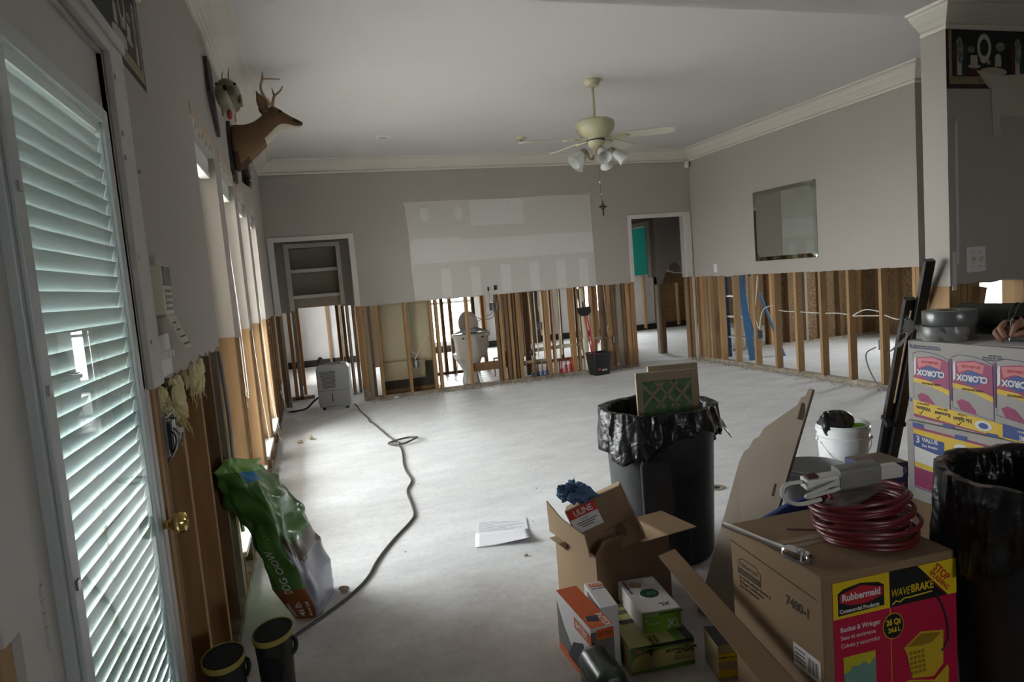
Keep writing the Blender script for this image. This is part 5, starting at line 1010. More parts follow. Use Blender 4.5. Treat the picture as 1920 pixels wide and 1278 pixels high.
flat('photo', M0, [(0,0),(.20,0),(.12,.075),(.06,.12),(0,.19)], ING, ix); flat('photo', M0 @ Matrix.Translation((0,0,.0007)), [(.09,0.02),(.30,0.02),(.24,.14),(.15,.10)], INB, ix); flat('orange_band', M0 @ Matrix.Translation((0,0,.0007)), rect(.0,.0,.30,.03), INO, ix); flat('orange_band', M0, rect(.17,.165,.315,.205), INO, ix)
text('brand_text', 'INTEX', .034, M0 @ Matrix.Translation((.185,.185,.0012)), WHT, ix, bold=.0006); text('brand_text', 'INTEX', .032, TOPM(.229) @ Matrix.Translation((.066,.088,.0007)) @ Matrix.Rotation(-PI/2,4,'Z'), WHT, ix, bold=.0006)
flat('navy_patch', TOPM(.2295), [(.012,.05),(.05,.035),(.062,.075),(.02,.085)], INB, ix); F0 = FRONT(0,0,0); flat('front_panel', F0, rect(0,0,.084,.215), ING, ix); flat('front_band', F0 @ Matrix.Translation((0,0,.0007)), rect(.02,.185,.084,.222), INO, ix); text('brand_text', 'INTEX', .02, F0 @ Matrix.Translation((.026,.203,.0014)), CARDD, ix)
iw = carton('airbed_box', 'white inflatable bed box between the orange-topped box and the scope box', (.880,2.13,0), R(-6), .066, .20, .232, INW)
flat('orange_band', TOPM(.232), rect(.012,.16,.070,.185), INO, iw); text('brand_text', 'INTEX', .018, TOPM(.232) @ Matrix.Translation((.016,.172,.0008)), WHT, iw); text('small_text', 'Classic Downy', .009, TOPM(.232) @ Matrix.Translation((.012,.145,.0004)), BLK, iw); flat('photo', LEFT(.20), [(.03,.02),(.18,.02),(.17,.17),(.11,.20),(.06,.15)], ct('intex_blue', (110,116,150)), iw)
OLV = ct('scope_box_olive', (164,158,100)); SGR = ct('scope_green', (88,128,52)); SNV = ct('scope_navy', (30,34,44))
sb = carton('spotting_scope_box', 'flat olive spotting scope box under the glove box', (.950,2.055,0), R(-6), .24, .32, .10, OLV)
flat('green_panel', F0, rect(0,0,.24,.1), SGR, sb); flat('olive_panel', F0 @ Matrix.Translation((0,0,.0007)), [(.0,.012),(.24,.016),(.24,.078),(.12,.078),(.04,.07),(.012,.058),(.0,.04)], OLV, sb, .0004); flat('navy_band', F0 @ Matrix.Translation((0,0,.0007)), [(.0,.099),(.24,.099),(.24,.085),(.12,.088),(.05,.094)], SNV, sb, .0004)
text('title_text', 'SPOTTING SCOPE', .0145, F0 @ Matrix.Translation((.132,.066,.0013)), BLK, sb, bold=.0005); text('title_text', 'with TRIPOD', .013, F0 @ Matrix.Translation((.168,.055,.0013)), BLK, sb, bold=.0003); text('small_text', '20-60 x 60mm', .007, F0 @ Matrix.Translation((.18,.077,.0013)), CARDD, sb); text('small_text', 'Compact design\nfor easy carrying\nTable-mount tripod included', .006, F0 @ Matrix.Translation((.16,.037,.0013)), CARDD, sb)
flat('brand_tag', F0 @ Matrix.Translation((0,0,.0014)), rect(.012,.078,.05,.087), ct('tag_red', (150,44,56)), sb, .0003); text('brand_text', 'SIMMONS', .007, F0 @ Matrix.Translation((.015,.0825,.0018)), WHT, sb)
PX_ = F0 @ Matrix.Translation((.075,.05,.0013)); flat('printed_scope', PX_, [(-.014,.022),(.014,.026),(.016,.032),(.0,.036),(-.014,.034)], BLK, sb, .0003); flat('printed_scope', PX_, [(-.003,.01),(.006,.01),(.006,.026),(-.003,.024)], BLK, sb, .0003)
for a in (-22,0,24): flat('printed_tripod_leg', PX_ @ Matrix.Rotation(R(a),4,'Z'), rect(-.0018,-.045+abs(a)*.0003,.0018,.012), ct('leg_silver', (150,148,140)), sb, .0003)
TS = TOPM(.10); flat('printed_scope', TS, oval(.055,.25,.045,.014), ct('scope_grey', (90,84,66)), sb); flat('printed_scope', TS, [(.02,.19),(.10,.19),(.12,.15),(.10,.13),(.08,.165),(.03,.16)], BLK, sb); flat('green_band', TS, rect(.17,.0,.205,.1), SGR, sb); flat('green_band', TS, rect(.208,.0,.24,.1), SNV, sb); text('title_text', 'SCOPE\nTRIPOD', .018, TS @ Matrix.Translation((.098,.055,.0003)) @ Matrix.Rotation(-PI/2,4,'Z'), CARDD, sb, bold=.0004)
GLV = ct('glove_box_white', (196,192,190)); GLG = ct('glove_green', (124,178,56))
gb = carton('glove_box', 'white and lime green XL glove box with open oval slot', (1.035,2.120,.1012), R(-7), .150, .27, .078, GLV)
flat('lime_panel', F0, rect(.004,.0,.150,.072), GLG, gb); text('size_text', 'XL', .042, F0 @ Matrix.Translation((.097,.023,.0007)), WHT, gb, bold=.0012); text('title_text', 'EXTENDED CUFF', .0115, F0 @ Matrix.Translation((.070,.066,.0007)), BLK, gb, bold=.0002); text('title_text', 'PREMIUM', .0115, F0 @ Matrix.Translation((.012,.063,.0007)), WHT, gb); text('small_text', 'SAS', .008, F0 @ Matrix.Translation((.012,.045,.0007)), WHT, gb, bold=.0004); text('small_text', 'LATEX GLOVES', .008, F0 @ Matrix.Translation((.012,.032,.0007)), WHT, gb)
TG = TOPM(.078); flat('slot', TG, oval(.083,.135,.036,.035), ct('slot_dark_green', (24,66,52)), gb); MB().ball((.09,.13,.074), (.024,.02,.010)).build('glove_edge', ct('glove_teal', (30,92,70)), gb, smooth=True); text('size_text', 'XL', .034, TG @ Matrix.Translation((.08,.03,.0003)) @ Matrix.Rotation(PI/2*0+PI,4,'Z') @ Matrix.Translation((-.045,-.012,0)), BLK, gb); text('title_text', 'EXTENDED CUFF', .014, TG @ Matrix.Translation((.018,.255,.0003)) @ Matrix.Rotation(-PI/2,4,'Z'), BLK, gb); flat('torn_patch', TG, [(.03,.20),(.07,.19),(.085,.225),(.05,.245),(.028,.23)], CARDL, gb); flat('white_sticker', TG, rect(.10,.20,.145,.255), WHT, gb)
yb = carton('rubber_glove_box', 'small tan box with two yellow stripes beside the scope box', (1.205,1.905,0), R(-12), .128, .13, .125, ct('tan_box', (176,160,124)))
flat('yellow_stripe', F0, rect(0,.068,.128,.095), YEL, yb); flat('yellow_stripe', F0, rect(0,.012,.128,.038), YEL, yb); text('title_text', 'RUBBER COLD WEATHER GLOVES', .0085, F0 @ Matrix.Translation((.003,.082,.0007)), BLK, yb, bold=.0002); flat('black_top', TOPM(.125), rect(0,0,.128,.13), BLK, yb)
# dark green rounded case at the lower edge
GC = mat('dark_green_enamel', (0.012,0.024,0.014), 0.28)
gc = thing('green_case', 'dark green rounded metal case at the foot of the box pile', 'case', (.765,1.865,0), (0,0,R(-4)))
loft([(rrect(.05,.105,.03),0,(0,0)),(rrect(.052,.107,.03),.15,(0,0)),(rrect(.052,.107,.03),.155,(0,0))]).build('body', GC, gc, smooth=True); loft([(rrect(.054,.109,.03),.155,(0,0)),(rrect(.053,.108,.03),.175,(0,0)),(rrect(.042,.097,.03),.205,(0,0)),(rrect(.02,.07,.018),.218,(0,0))]).build('lid', GC, gc, smooth=True); loft([(rrect(.0555,.1105,.03),.150,(0,0)),(rrect(.0555,.1105,.03),.157,(0,0))]).build('seam_band', mat('seam_olive', (0.07,0.075,0.03), 0.4), gc, smooth=True)
for z in (.17,.135): MB().ball((.0,-.108,z), .003).build('rivet', METAL, gc)
# folded cardboard strip on a low dark tote
tt = thing('dark_tote', 'low black tote under the folded cardboard strip', 'tote', (1.075,1.05,0)); loft([(rrect(.07,.22,.03),0,(0,.24)),(rrect(.085,.235,.03),.17,(0,.24)),(rrect(.09,.24,.03),.185,(0,.24))]).build('body', BLACKP, tt, smooth=True)
s0, s1 = Vector((1.085,2.0,.44)), Vector((1.072,1.10,.25)); ax = (s1-s0).normalized(); sw = Vector((1,0,.0)); sw = (sw-ax*sw.dot(ax)).normalized(); un = sw.cross(ax).normalized(); un = un if un.z > 0 else -un
st_ = thing('cardboard_strip', 'long folded cardboard strip slanting down from the box pile', 'cardboard', s0[:]); Ln = (s1-s0).length
def quad(name, a, b, c, d, m_, parent, th=.004):
    n_ = (b-a).cross(d-a).normalized()*th; MB().add([a,b,c,d,a+n_,b+n_,c+n_,d+n_], [(0,3,2,1),(4,5,6,7),(0,1,5,4),(1,2,6,5),(2,3,7,6),(3,0,4,7)]).build(name, m_, parent)
z0_ = Vector((0,0,0)); e_ = ax*Ln
quad('inner_leg', z0_-sw*.03-un*.005, e_-sw*.045-un*.02, e_+sw*.035, z0_+sw*.03+un*.01, CARD, st_); quad('outer_leg', z0_+sw*.03+un*.01, e_+sw*.035, e_+sw*.060-un*.05, z0_+sw*.062-un*.035, CARD, st_)
# ---- big mop bucket carton
rb = thing('mop_bucket_carton', 'large brown carton with red and yellow mop bucket label', 'cardboard box', (1.176,1.365,0), (0,0,R(-2.9)))
RW, RD, RH = .4205,.42,.60
MB().box((0,0,0),(RW,RD,RH)).build('carton', CARD, rb, bevel=.004); flat('top_seam', TOPM(RH), rect(.0,RD*.5-.002,RW,RD*.5+.002), CARDD, rb); flat('top_flap_edge', TOPM(RH), [(.12,.30),(.30,.20),(.305,.205),(.125,.31)], CARDD, rb); flat('top_tape', TOPM(RH), rect(.02,RD*.5-.03,RW-.02,RD*.5+.03), mat('packing_tape', (0.26,0.18,0.1), 0.25), rb, .0003)
z1_ = RH-.021; FL = lambda d=0: F0 @ Matrix.Translation((0,0,d))
flat('label_red', FL(), rect(.03,.06,RW,z1_), RED, rb); flat('label_yellow', FL(.0008), rect(.03,z1_-.098,.205,z1_), YEL, rb); flat('label_black', FL(.0008), rect(.205,z1_-.098,RW,z1_), BLK, rb); flat('label_corner', FL(.0016), [(.295,z1_),(RW,z1_),(RW,z1_-.098),(.392,z1_-.098)], YEL, rb); flat('label_rule', FL(.0008), rect(.2045,.10,.206,z1_-.098), YEL, rb)
flat('logo_plate', FL(.0016), [(.045,z1_-.090),(.187,z1_-.086),(.187,z1_-.030),(.170,z1_-.020),(.116,z1_-.012),(.062,z1_-.020),(.045,z1_-.030)], BLK, rb); flat('logo_red', FL(.0022), [(.050,z1_-.055),(.085,z1_-.066),(.116,z1_-.069),(.147,z1_-.066),(.182,z1_-.055),(.182,z1_-.034),(.116,z1_-.018),(.050,z1_-.034)], LRED, rb)
text('logo_text', 'Rubbermaid', .026, FL(.003) @ Matrix.Translation((.056,z1_-.044,0)), WHT, rb, bold=.0008, sx=.93); text('logo_text', 'Commercial Products', .0145, FL(.003) @ Matrix.Translation((.048,z1_-.079,0)), WHT, rb, bold=.0004, sx=.95)
text('title_text', 'WAVE', .030, FL(.0018) @ Matrix.Translation((.208,z1_-.062,0)), YEL, rb, shear=.2, sx=.72); text('title_text', 'BRAKE', .030, FL(.0018) @ Matrix.Translation((.272,z1_-.060,0)), YEL, rb, bold=.0007, sx=.82)
MB().tube([(.212,-.0022,z1_-.092),(.224,-.0022,z1_-.083),(.236,-.0022,z1_-.088),(.25,-.0022,z1_-.080),(.27,-.0022,z1_-.081),(.34,-.0022,z1_-.078)], .0018, 6).build('wave_line', YEL, rb)
text('corner_text', 'STOP', .030, FL(.0024) @ Matrix.Translation((.372,z1_-.032,0)) @ Matrix.Rotation(R(-45),4,'Z'), LRED, rb, align='CENTER', bold=.0007, sx=.85); text('corner_text', 'SPLASHING', .0185, FL(.0024) @ Matrix.Translation((.364,z1_-.052,0)) @ Matrix.Rotation(R(-45),4,'Z'), LRED, rb, align='CENTER', bold=.0004, sx=.85); text('small_text', 'This is what a wave brake does', .0065, FL(.0024) @ Matrix.Translation((.352,z1_-.062,0)) @ Matrix.Rotation(R(-45),4,'Z'), LRED, rb, align='CENTER')
for k, (s_, b) in enumerate((('Bucket & Wringer',.0185),('Seau et essoreuse',.0165),('Cubeta y escurridor',.0165))): text('caption_text', s_, b, FL(.001) @ Matrix.Translation((.050,z1_-.130-.022*k,0)), WHT, rb, bold=.0003 if k == 0 else 0, sx=.9)
flat('round_badge', FL(.0016), oval(.213,z1_-.150,.033,.036), YEL, rb); flat('round_badge', FL(.0022), oval(.213,z1_-.150,.031,.034), BLK, rb); text('badge_text', '26 Qt', .022, FL(.003) @ Matrix.Translation((.213,z1_-.139,0)), YEL, rb, align='CENTER', bold=.0008, sx=.85); text('badge_text', '24.6 L', .018, FL(.003) @ Matrix.Translation((.215,z1_-.161,0)), YEL, rb, align='CENTER', bold=.0006, sx=.85)
flat('inset_picture', FL(.0008), rect(.056,.22,.155,z1_-.205), ct('inset_yellow', (196,186,40)), rb); flat('inset_wave', FL(.0014), [(.056,.22),(.155,.22),(.155,z1_-.222),(.135,z1_-.24),(.12,z1_-.228),(.10,z1_-.236),(.085,z1_-.232),(.075,z1_-.245),(.056,z1_-.25)], ct('inset_teal', (112,152,140)), rb)
BUC = ct('bucket_print_yellow', (206,172,40)); BUD = ct('bucket_print_shade', (150,118,20))
bz = z1_-.29
flat('printed_wringer', FL(.001), [(.245,bz+.07),(.30,bz+.105),(.375,bz+.095),(.372,bz+.0),(.34,bz-.03),(.27,bz-.02),(.255,bz+.05)], BUC, rb); flat('printed_wringer_inside', FL(.0016), [(.256,bz+.072),(.302,bz+.10),(.368,bz+.09),(.335,bz+.068),(.30,bz+.066)], BUD, rb)
for r_ in range(5):
    for c_ in range(4): flat('printed_wringer_hole', FL(.0016), rect(.262+c_*.013+r_*.001,bz+.046-r_*.014,.271+c_*.013+r_*.001,bz+.055-r_*.014), BUD, rb)
flat('printed_bucket', FL(.0022), [(.20,bz-.06),(.23,bz-.03),(.26,bz-.022),(.34,bz-.04),(.385,bz-.005),(.39,bz-.02),(.375,bz-.25),(.22,bz-.25)], BUC, rb); flat('printed_bucket_inside', FL(.0028), [(.215,bz-.055),(.262,bz-.027),(.338,bz-.044),(.30,bz-.06)], BUD, rb); text('printed_mark', 'Rubbermaid', .013, FL(.003) @ Matrix.Translation((.29,bz-.11,0)), BLK, rb)
MB().tube(spline([(.350,-.003,bz+.205),(.378,-.003,bz+.15),(.390,-.003,bz+.08),(.378,-.003,bz+.045),(.366,-.003,bz+.04)],5), .0028, 6).build('printed_handle', ct('handle_print', (60,52,54)), rb)
ML = LEFT(RD); flat('side_rule', ML, [(.0,.545),(.40,.530),(.40,.533),(.0,.549)], CARDD, rb, .0003); flat('side_logo', ML, [(.035,.455),(.155,.455),(.155,.495),(.13,.51),(.06,.51),(.035,.495)], CARDD, rb, .0003); flat('side_logo_inner', ML, [(.038,.475),(.152,.475),(.152,.494),(.129,.507),(.061,.507),(.038,.494)], CARD, rb, .0006); text('side_logo_text', 'Rubbermaid', .020, ML @ Matrix.Translation((.044,.489,.0004)), CARDD, rb, bold=.0004); text('side_text', 'Commercial Products', .0105, ML @ Matrix.Translation((.044,.465,.0004)), CARD, rb)
text('side_text', '26 Qt WaveBrake Bucket &\nWringer Combination\nSeau et essoreuse', .014, ML @ Matrix.Translation((.04,.43,0)), CARDD, rb); text('side_text', '7480-1', .036, ML @ Matrix.Translation((.27,.475,0)), CARDD, rb, bold=.0012)
flat('barcode_label', ML, rect(.295,.30,.405,.365), WHT, rb)
for k in range(9): flat('bar', ML @ Matrix.Translation((0,0,.0007)), rect(.355+.0048*k,.312,.355+.0048*k+[.002,.003,.0015][k%3],.352), BLK, rb, .0002)
for k in range(4): flat('label_line', ML @ Matrix.Translation((0,0,.0007)), rect(.302,.315+.012*k,.345,.318+.012*k), CARDD, rb, .0002)
# wrench, cord coil and power strip on the carton
wr_ = thing('ratchet_wrench', 'long chrome ratchet wrench lying on the mop bucket carton', 'wrench', (1.205,1.46,RH+.0135), (0,0,R(99)))
MB().tube([(.06,0,0),(.16,0,.0),(.30,0,0)], [.011,.0085,.010], 12).build('handle', CHROME, wr_, smooth=True); loft([(rrect(.045,.019,.018),-.013,(.025,0)),(rrect(.046,.021,.018),0,(.025,0)),(rrect(.040,.016,.014),.012,(.025,0))]).build('head', CHROME, wr_, smooth=True); MB().lathe([(0,.012),(.012,.012),(.012,.017),(0,.018)], 16, M=Matrix.Translation((.012,0,0))).build('selector_dial', METAL, wr_, smooth=True)
RC = mat('red_cord_rubber', (0.17,0.018,0.024), 0.38); cc = thing('red_cord_coil', 'coiled red extension cord lying on the mop bucket carton', 'cord', (1.470,1.505,RH))
rg = random.Random(21)
for k in range(13):
    rr_ = .134-.0025*(k%4)+rg.uniform(-.008,.008); zz = .010+.0085*k+(0.0); ox, oy = rg.uniform(-.012,.012)-.0015*k, rg.uniform(-.012,.012)+.001*k; p0 = rg.uniform(0,6); tl = .022+.012*(k/13)
    MB().tube([(ox+rr_*1.0*math.cos(a), oy+rr_*.86*math.sin(a), zz+tl*.45*(math.sin(a+2.4)+1)*(k/13)+.003*math.sin(3*a+p0)) for a in [2*PI*i/40 for i in range(40)]], .0062, 8, closed=True).build('cord_loop', RC, cc, smooth=True)
MB().tube(spline([(.09,-.04,.14),(.0,.02,.155),(-.08,.06,.15),(-.11,.02,.13)],6), .0062, 8).build('cord_end', RC, cc, smooth=True)
PLS = mat('clear_wrap', (0.42,0.42,0.43), 0.25, alpha=0.30); MB().grid(lambda u, v: (-.03-.115*math.cos(1.9*(v-.5)*2)*1.0+.02+.0*u, -.05+.10*u, .085+.088*math.sin(1.1*(v-.5)*2)+.004*math.sin(9*u)), 8, 14).build('plastic_wrap', PLS, cc, smooth=True)
ps = thing('power_strip', 'new white power strip in a card sleeve on the red cord', 'power strip', (1.435,1.545,RH+.160), (R(6),R(-3),R(-14)))
MB().box((-.13,-.022,0),(.155,.022,.032)).build('strip', WHITE, ps, bevel=.004); loft([(rrect(.032,.026,.012),-.045,(0,0)),(rrect(.032,.026,.012),.075,(0,0))]).build('card_sleeve', mat('sleeve_grey', (0.24,0.23,0.21), 0.6, (0.3,0.29,0.27), 14), ps, smooth=True).matrix_local = Matrix.Translation((.012,0,.018)) @ Matrix.Rotation(PI/2,4,'Y')
MB().tube(spline([(-.05,-.03,.02),(-.10,-.05,.015),(-.14,-.045,.0),(-.13,-.03,-.012),(-.07,-.032,-.004),(-.04,-.03,.0)],6), .006, 8).build('cord_loop', WHITE, ps, smooth=True); MB().tube(spline([(-.11,0,.02),(-.18,.0,.02),(-.20,-.02,-.005),(-.17,-.045,-.022),(-.10,-.04,-.02)],6), .006, 8).build('cord_loop', WHITE, ps, smooth=True); boxo('red_tab', (-.12,-.012,.032), (-.09,.012,.038), BOOKR, ps)
# blue lid behind the carton
tag(MB().prism([(1.38,0),(1.93,0),(1.93,.57),(1.885,.590),(1.79,.598),(1.627,.594),(1.503,.572),(1.40,.54)], 1.885, 1.91, 'y').build('blue_tub_lid', ct('blue_tub_plastic', (30,58,128), 0.4), bevel=.006), 'blue plastic lid standing on edge behind the mop bucket carton', 'board')
# ---- white buckets
BKW = mat('white_bucket_plastic', (0.60,0.61,0.62), 0.4, (0.64,0.65,0.66), 4)
def bucket(loc, label, z1=.385, rz=0, spill=False):
    t = thing('plastic_bucket', label, 'bucket', loc, (0,0,rz), 'white plastic buckets')
    MB().lathe([(0,0),(.125,0),(.13,.006),(.142,z1-.10),(.150,z1-.10),(.151,z1-.075),(.144,z1-.07),(.145,z1-.045),(.153,z1-.043),(.154,z1-.02),(.147,z1-.016),(.152,z1),(.143,z1),(.136,z1-.1),(.122,.012),(0,.012)], 40).build('body', BKW, t, smooth=True)
    MB().tube(spline([(.148,-.03,z1-.085),(.12,-.12,z1-.13),(.02,-.158,z1-.20),(-.06,-.148,z1-.215),(-.15,-.03,z1-.085)],6), .0022, 6).build('wire_handle', METAL, t, smooth=True); MB().tube([(-.03,-.16,z1-.212),(-.11,-.125,z1-.195)], .008, 8).build('grip', WHITE, t, smooth=True)
    for x in (-1,1): MB().ball((x*.150,-.03,z1-.085), .012).build('handle_ear', BKW, t, smooth=True)
    return t
bk = bucket((3.035,3.29,0), 'white plastic bucket holding a tied black bag', .385, R(-30)); flat('printed_label', frame((.145*math.cos(R(-62)), .145*math.sin(R(-62)), .16),(math.cos(R(28)),math.sin(R(28)),0),(0,0,1)), rect(-.02,-.012,.025,.012), BLK, bk)
bucket((2.265,2.665,0), 'empty white plastic bucket beside the flattened carton', .40, R(40))
gbag = thing('tied_garbage_bag', 'knotted black bag sticking out of the far white bucket', 'bag', (3.0,3.28,.31)); MB().grid(lambda u, v: Vector(((.105-.01*math.sin(5*2*PI*u))*math.cos(2*PI*u)*math.sin(PI*v*.98+.02)-.02, (.085+.01*math.sin(4*2*PI*u+v*5))*math.sin(2*PI*u)*math.sin(PI*v*.98+.02), .075-.085*math.cos(PI*v)+.008*math.sin(9*u*PI*2)*math.sin(PI*v))), 40, 16, cu=True).build('bag', BAGB, gbag, smooth=True, sharp=80); MB().tube(spline([(-.10,-.02,.07),(-.125,-.03,.11),(-.13,-.03,.15),(-.115,-.03,.16),(-.105,-.025,.12),(-.10,-.02,.08)],4), .013, 8).build('knot', BAGB, gbag, smooth=True)
tag(MB().ball((3.09,3.235,.365), (.06,.045,.018)).build('green_cloth', ct('lime_cloth', (120,180,50), 0.8), smooth=True), 'lime green cloth lying in the far white bucket', 'cloth')
# ================================================================== RIGHT FOREGROUND
# ---- lidded blue carton
BB = ct('lidded_box_blue', (34,36,84)); BBT = mat('dusty_box_top', (0.12,0.095,0.07), 0.9, (0.18,0.14,0.11), 8)
bb = thing('lidded_blue_carton', 'blue lidded carton with red lettering behind the power strip', 'box', (2.70,2.735,0), (0,0,R(-6)))
boxo('box', (.004,.004,0), (.216,.206,.22), BB, bb); MB().box((0,0,.215),(.22,.21,.30)).build('lid', BB, bb, bevel=.002); flat('lid_top', TOPM(.30), rect(.003,.003,.217,.207), BBT, bb); text('top_text', 'HEAVY DUTY', .03, TOPM(.30) @ Matrix.Translation((.02,.16,.0008)), ct('faded_red', (120,66,48)), bb)
SILV = ct('logo_silver', (170,172,190)); RDT = ct('box_red_text', (200,60,44))
for Mq, w_ in ((F0, .22), (LEFT(.21), .21)):
    b_ = MB(); n = 28
    for k in range(n): b_.v.append(Mq @ Vector((w_*.52+w_*.40*math.cos(2*PI*k/n), .258+.030*math.sin(2*PI*k/n), .0008))); 
    for k in range(n): b_.v.append(Mq @ Vector((w_*.52+w_*.38*math.cos(2*PI*k/n), .258+.0265*math.sin(2*PI*k/n), .0008)))
    b_.f = [(k,(k+1)%n,(k+1)%n+n,k+n) for k in range(n)]; b_.mi = [0]*n; b_.build('logo_ring', SILV, bb)
    text('logo_text', 'Tie-Master', .032, Mq @ Matrix.Translation((w_*.30,.257,.0006)), SILV, bb, sx=.85)
text('red_text', 'HEAVY', .065, F0 @ Matrix.Translation((.012,.165,-.004)) , RDT, bb, bold=.0012, sx=.9, depth=.003); text('red_text', 'DUTY', .065, F0 @ Matrix.Translation((.04,.10,-.004)), RDT, bb, bold=.0012, sx=.9, depth=.003); text('red_text', 'Heavy', .055, LEFT(.21) @ Matrix.Translation((.03,.175,-.004)), RDT, bb, bold=.001, sx=.8, depth=.003)
# ---- leaning black bars
bar0, bar1 = Vector((3.07,3.06,.0)), Vector((2.805,2.50,1.36)); dv = bar1-bar0; Mb = Matrix.Translation((0,0,0)) @ dv.to_track_quat('Z','X').to_matrix().to_4x4()
lb_ = thing('leaning_bar_pair', 'pair of black metal bars leaning on the end of the near wall', 'metal bars', bar0[:]); PLB = mat('black_gloss_metal', (0.010,0.008,0.008), 0.3, coat=.3)
MB().box((-.04,-.045,.01),(-.005,.0,dv.length), M=Mb).build('bar', PLB, lb_, bevel=.004); MB().box((-.002,-.01,.01),(.035,.042,dv.length-.22), M=Mb).build('bar', PLB, lb_, bevel=.004); MB().box((-.046,-.052,.52),(.04,.048,.545), M=Mb).build('strap', BLACKP, lb_, bevel=.004)
MB().tube([(Mb @ Vector((-.01,.012,.66))),(Mb @ Vector((-.01,.012,1.22)))], .005, 8).build('brown_rod', CARDL, lb_)
# ---- stack of bleach cartons
CWH = mat('carton_white', (0.40,0.375,0.355), 0.7, (0.43,0.405,0.385), 4); MAG = ct('carton_magenta', (150,28,92)); CBL = ct('carton_blue', (36,64,140)); CYE = ct('carton_yellow', (222,184,36)); CPK = ct('carton_pink', (206,110,120)); CLN = ct('carton_line', (40,40,96)); CPR = ct('carton_purple', (104,36,108))
BW, BD, BH = .49, .34, .298
def bleach(label, z, flipx, top):
    t = thing('bleach_carton', label, 'cardboard box', (2.097 + (.0 if top else -.006), 1.940 + (.0 if top else .008), z), (0,0,0))
    boxo('carton', (0,-BW,0), (BD,0,BH), CWH, t, .003)
    return t
def face(u0=0, v0=0, d=0): return frame((-.0005-d, -u0, v0), (0,-1,0), (0,0,1))     # reads left to right in view
c1 = bleach('upper white bleach carton, upside down, on the stack at the right', .781, True, True)
# artwork of the carton printed upside down: u from the far edge, v measured down from the top
def V(pts): return [(u, BH-v) for u, v in pts]
ft = face()
def up(u, v, d): return face(0,0,d) @ Matrix.Translation((u, BH-v, 0)) @ Matrix.Rotation(PI,4,'Z')
bw = .152
for k in range(3):
    u0 = .022+k*(bw+.004)
    if u0 > BW-.03: break
    def Q(pts, m_, d, nm): flat(nm, face(0,0,d), V([(u0+min(u,BW-u0-.012)*1.0, v) for u, v in pts]), m_, c1, .0004)
    Q([(0,.045),(.03,.036),(.075,.038),(.115,.046),(.146,.060),(.148,.245),(0,.225)], CLN, 0, 'printed_outline'); Q([(.002,.047),(.03,.038),(.075,.040),(.115,.048),(.144,.061),(.146,.243),(.002,.223)], CWH, .0005, 'printed_bottle')
    Q([(.012,.062),(.08,.052),(.115,.058),(.144,.066),(.146,.165),(.07,.143),(.003,.137),(.003,.09)], MAG, .001, 'printed_label_field'); Q([(.018,.064),(.085,.056),(.118,.066),(.11,.095),(.06,.085),(.025,.098)], CPK, .0013, 'printed_label_glow')
    Q([(.002,.136),(.07,.143),(.146,.166),(.146,.184),(.07,.160),(.002,.152)], CYE, .0015, 'printed_band'); Q([(.014,.113),(.046,.096),(.072,.086),(.100,.096),(.134,.113),(.102,.130),(.074,.139),(.046,.130)], CBL, .0017, 'printed_diamond'); Q(oval(.045,.21,.034,.022), MAG, .0012, 'printed_handle_gap') if False else Q([(.016,.20),(.035,.189),(.06,.196),(.085,.222),(.088,.236),(.03,.226)], MAG, .0012, 'printed_handle_gap')
    Q([(.005,.075),(.010,.060),(.014,.062),(.014,.12),(.004,.13)], WHT, .0016, 'printed_spout'); Q([(.147,.052),(.157,.054),(.155,.2),(.149,.2)], CPR, .0016, 'printed_gap')
    if k < 2 or True:
        cu_ = min(u0+.074, BW-.035)
        text('brand_text', 'CLOROX', .0285, up(cu_,.113,.0024), WHT, c1, align='CENTER', bold=.0012, sx=.92); text('small_text', 'SPLASH-LESS', .012, up(cu_-.004,.074,.0020), LRED, c1, align='CENTER', bold=.0003); text('small_text', 'CONCENTRATED', .0095, up(cu_,.152,.0022), CARDD, c1, align='CENTER', bold=.0002)
flat('yellow_band', face(0,0,.002), V([(.022,.218),(.36,.252),(.48,.262),(.48,.298),(.36,.298),(.022,.270)]), CYE, c1, .0004); flat('magenta_rule', face(0,0,.002), V([(.022,.272),(.36,.300-.004),(.36,.298),(.022,.282)]), MAG, c1, .0004); flat('blue_corner', face(0,0,.0026), V([(.355,.248),(.48,.262),(.48,.297),(.355,.292)]), CBL, c1, .0004)
for u, a, b in ((.062,'Whitens,','Brightens &'),(.140,'Removes','70% More'),(.215,'No Splash','Formula')): text('band_text', a, .0195, up(u,.246+.09*(u-.06),.0027), BLK, c1, align='CENTER', bold=.0004, sx=.85); text('band_text', b, .010, up(u,.230+.09*(u-.06),.0027), BLK, c1, align='CENTER')
text('band_text', 'VALUE', .022, up(.44,.283,.0033), WHT, c1, align='CENTER', bold=.0004); text('band_text', 'Size Bottles', .012, up(.43,.265,.0033), WHT, c1, align='CENTER')
for u in (.045,.115,.195): MB().tube([(-.0030,-u,BH-.262-.09*(u-.03)),(-.0030,-u-.006,BH-.268-.09*(u-.03)),(-.0030,-u-.016,BH-.254-.09*(u-.03))], .0013, 5).build('tick_mark', BLK, c1)
flat('round_seal', face(0,0,.0026), V(oval(.29,.268,.030,.017)), WHT, c1, .0003); flat('round_seal', face(0,0,.003), V(oval(.29,.268,.017,.010)), CBL, c1, .0003)
flat('blue_mark', face(), V(rect(.004,.215,.014,.228)), CBL, c1); text('fine_print', 'MADE IN USA OF RECYCLED FIBRE\nCORRUGATED PLEASE RECYCLE', .0075, up(.078,.022,.0), CLN, c1, align='CENTER', bold=.0002); text('fine_print', 'KEEP OUT OF REACH OF\nCHILDREN. SEE PACKAGE\nFOR DETAILS', .0075, up(.33,.038,.0), CLN, c1, align='CENTER')
for u in (.015,.033): flat('print_symbol', face(), V(oval(u,.021,.006,.007)), CLN, c1)
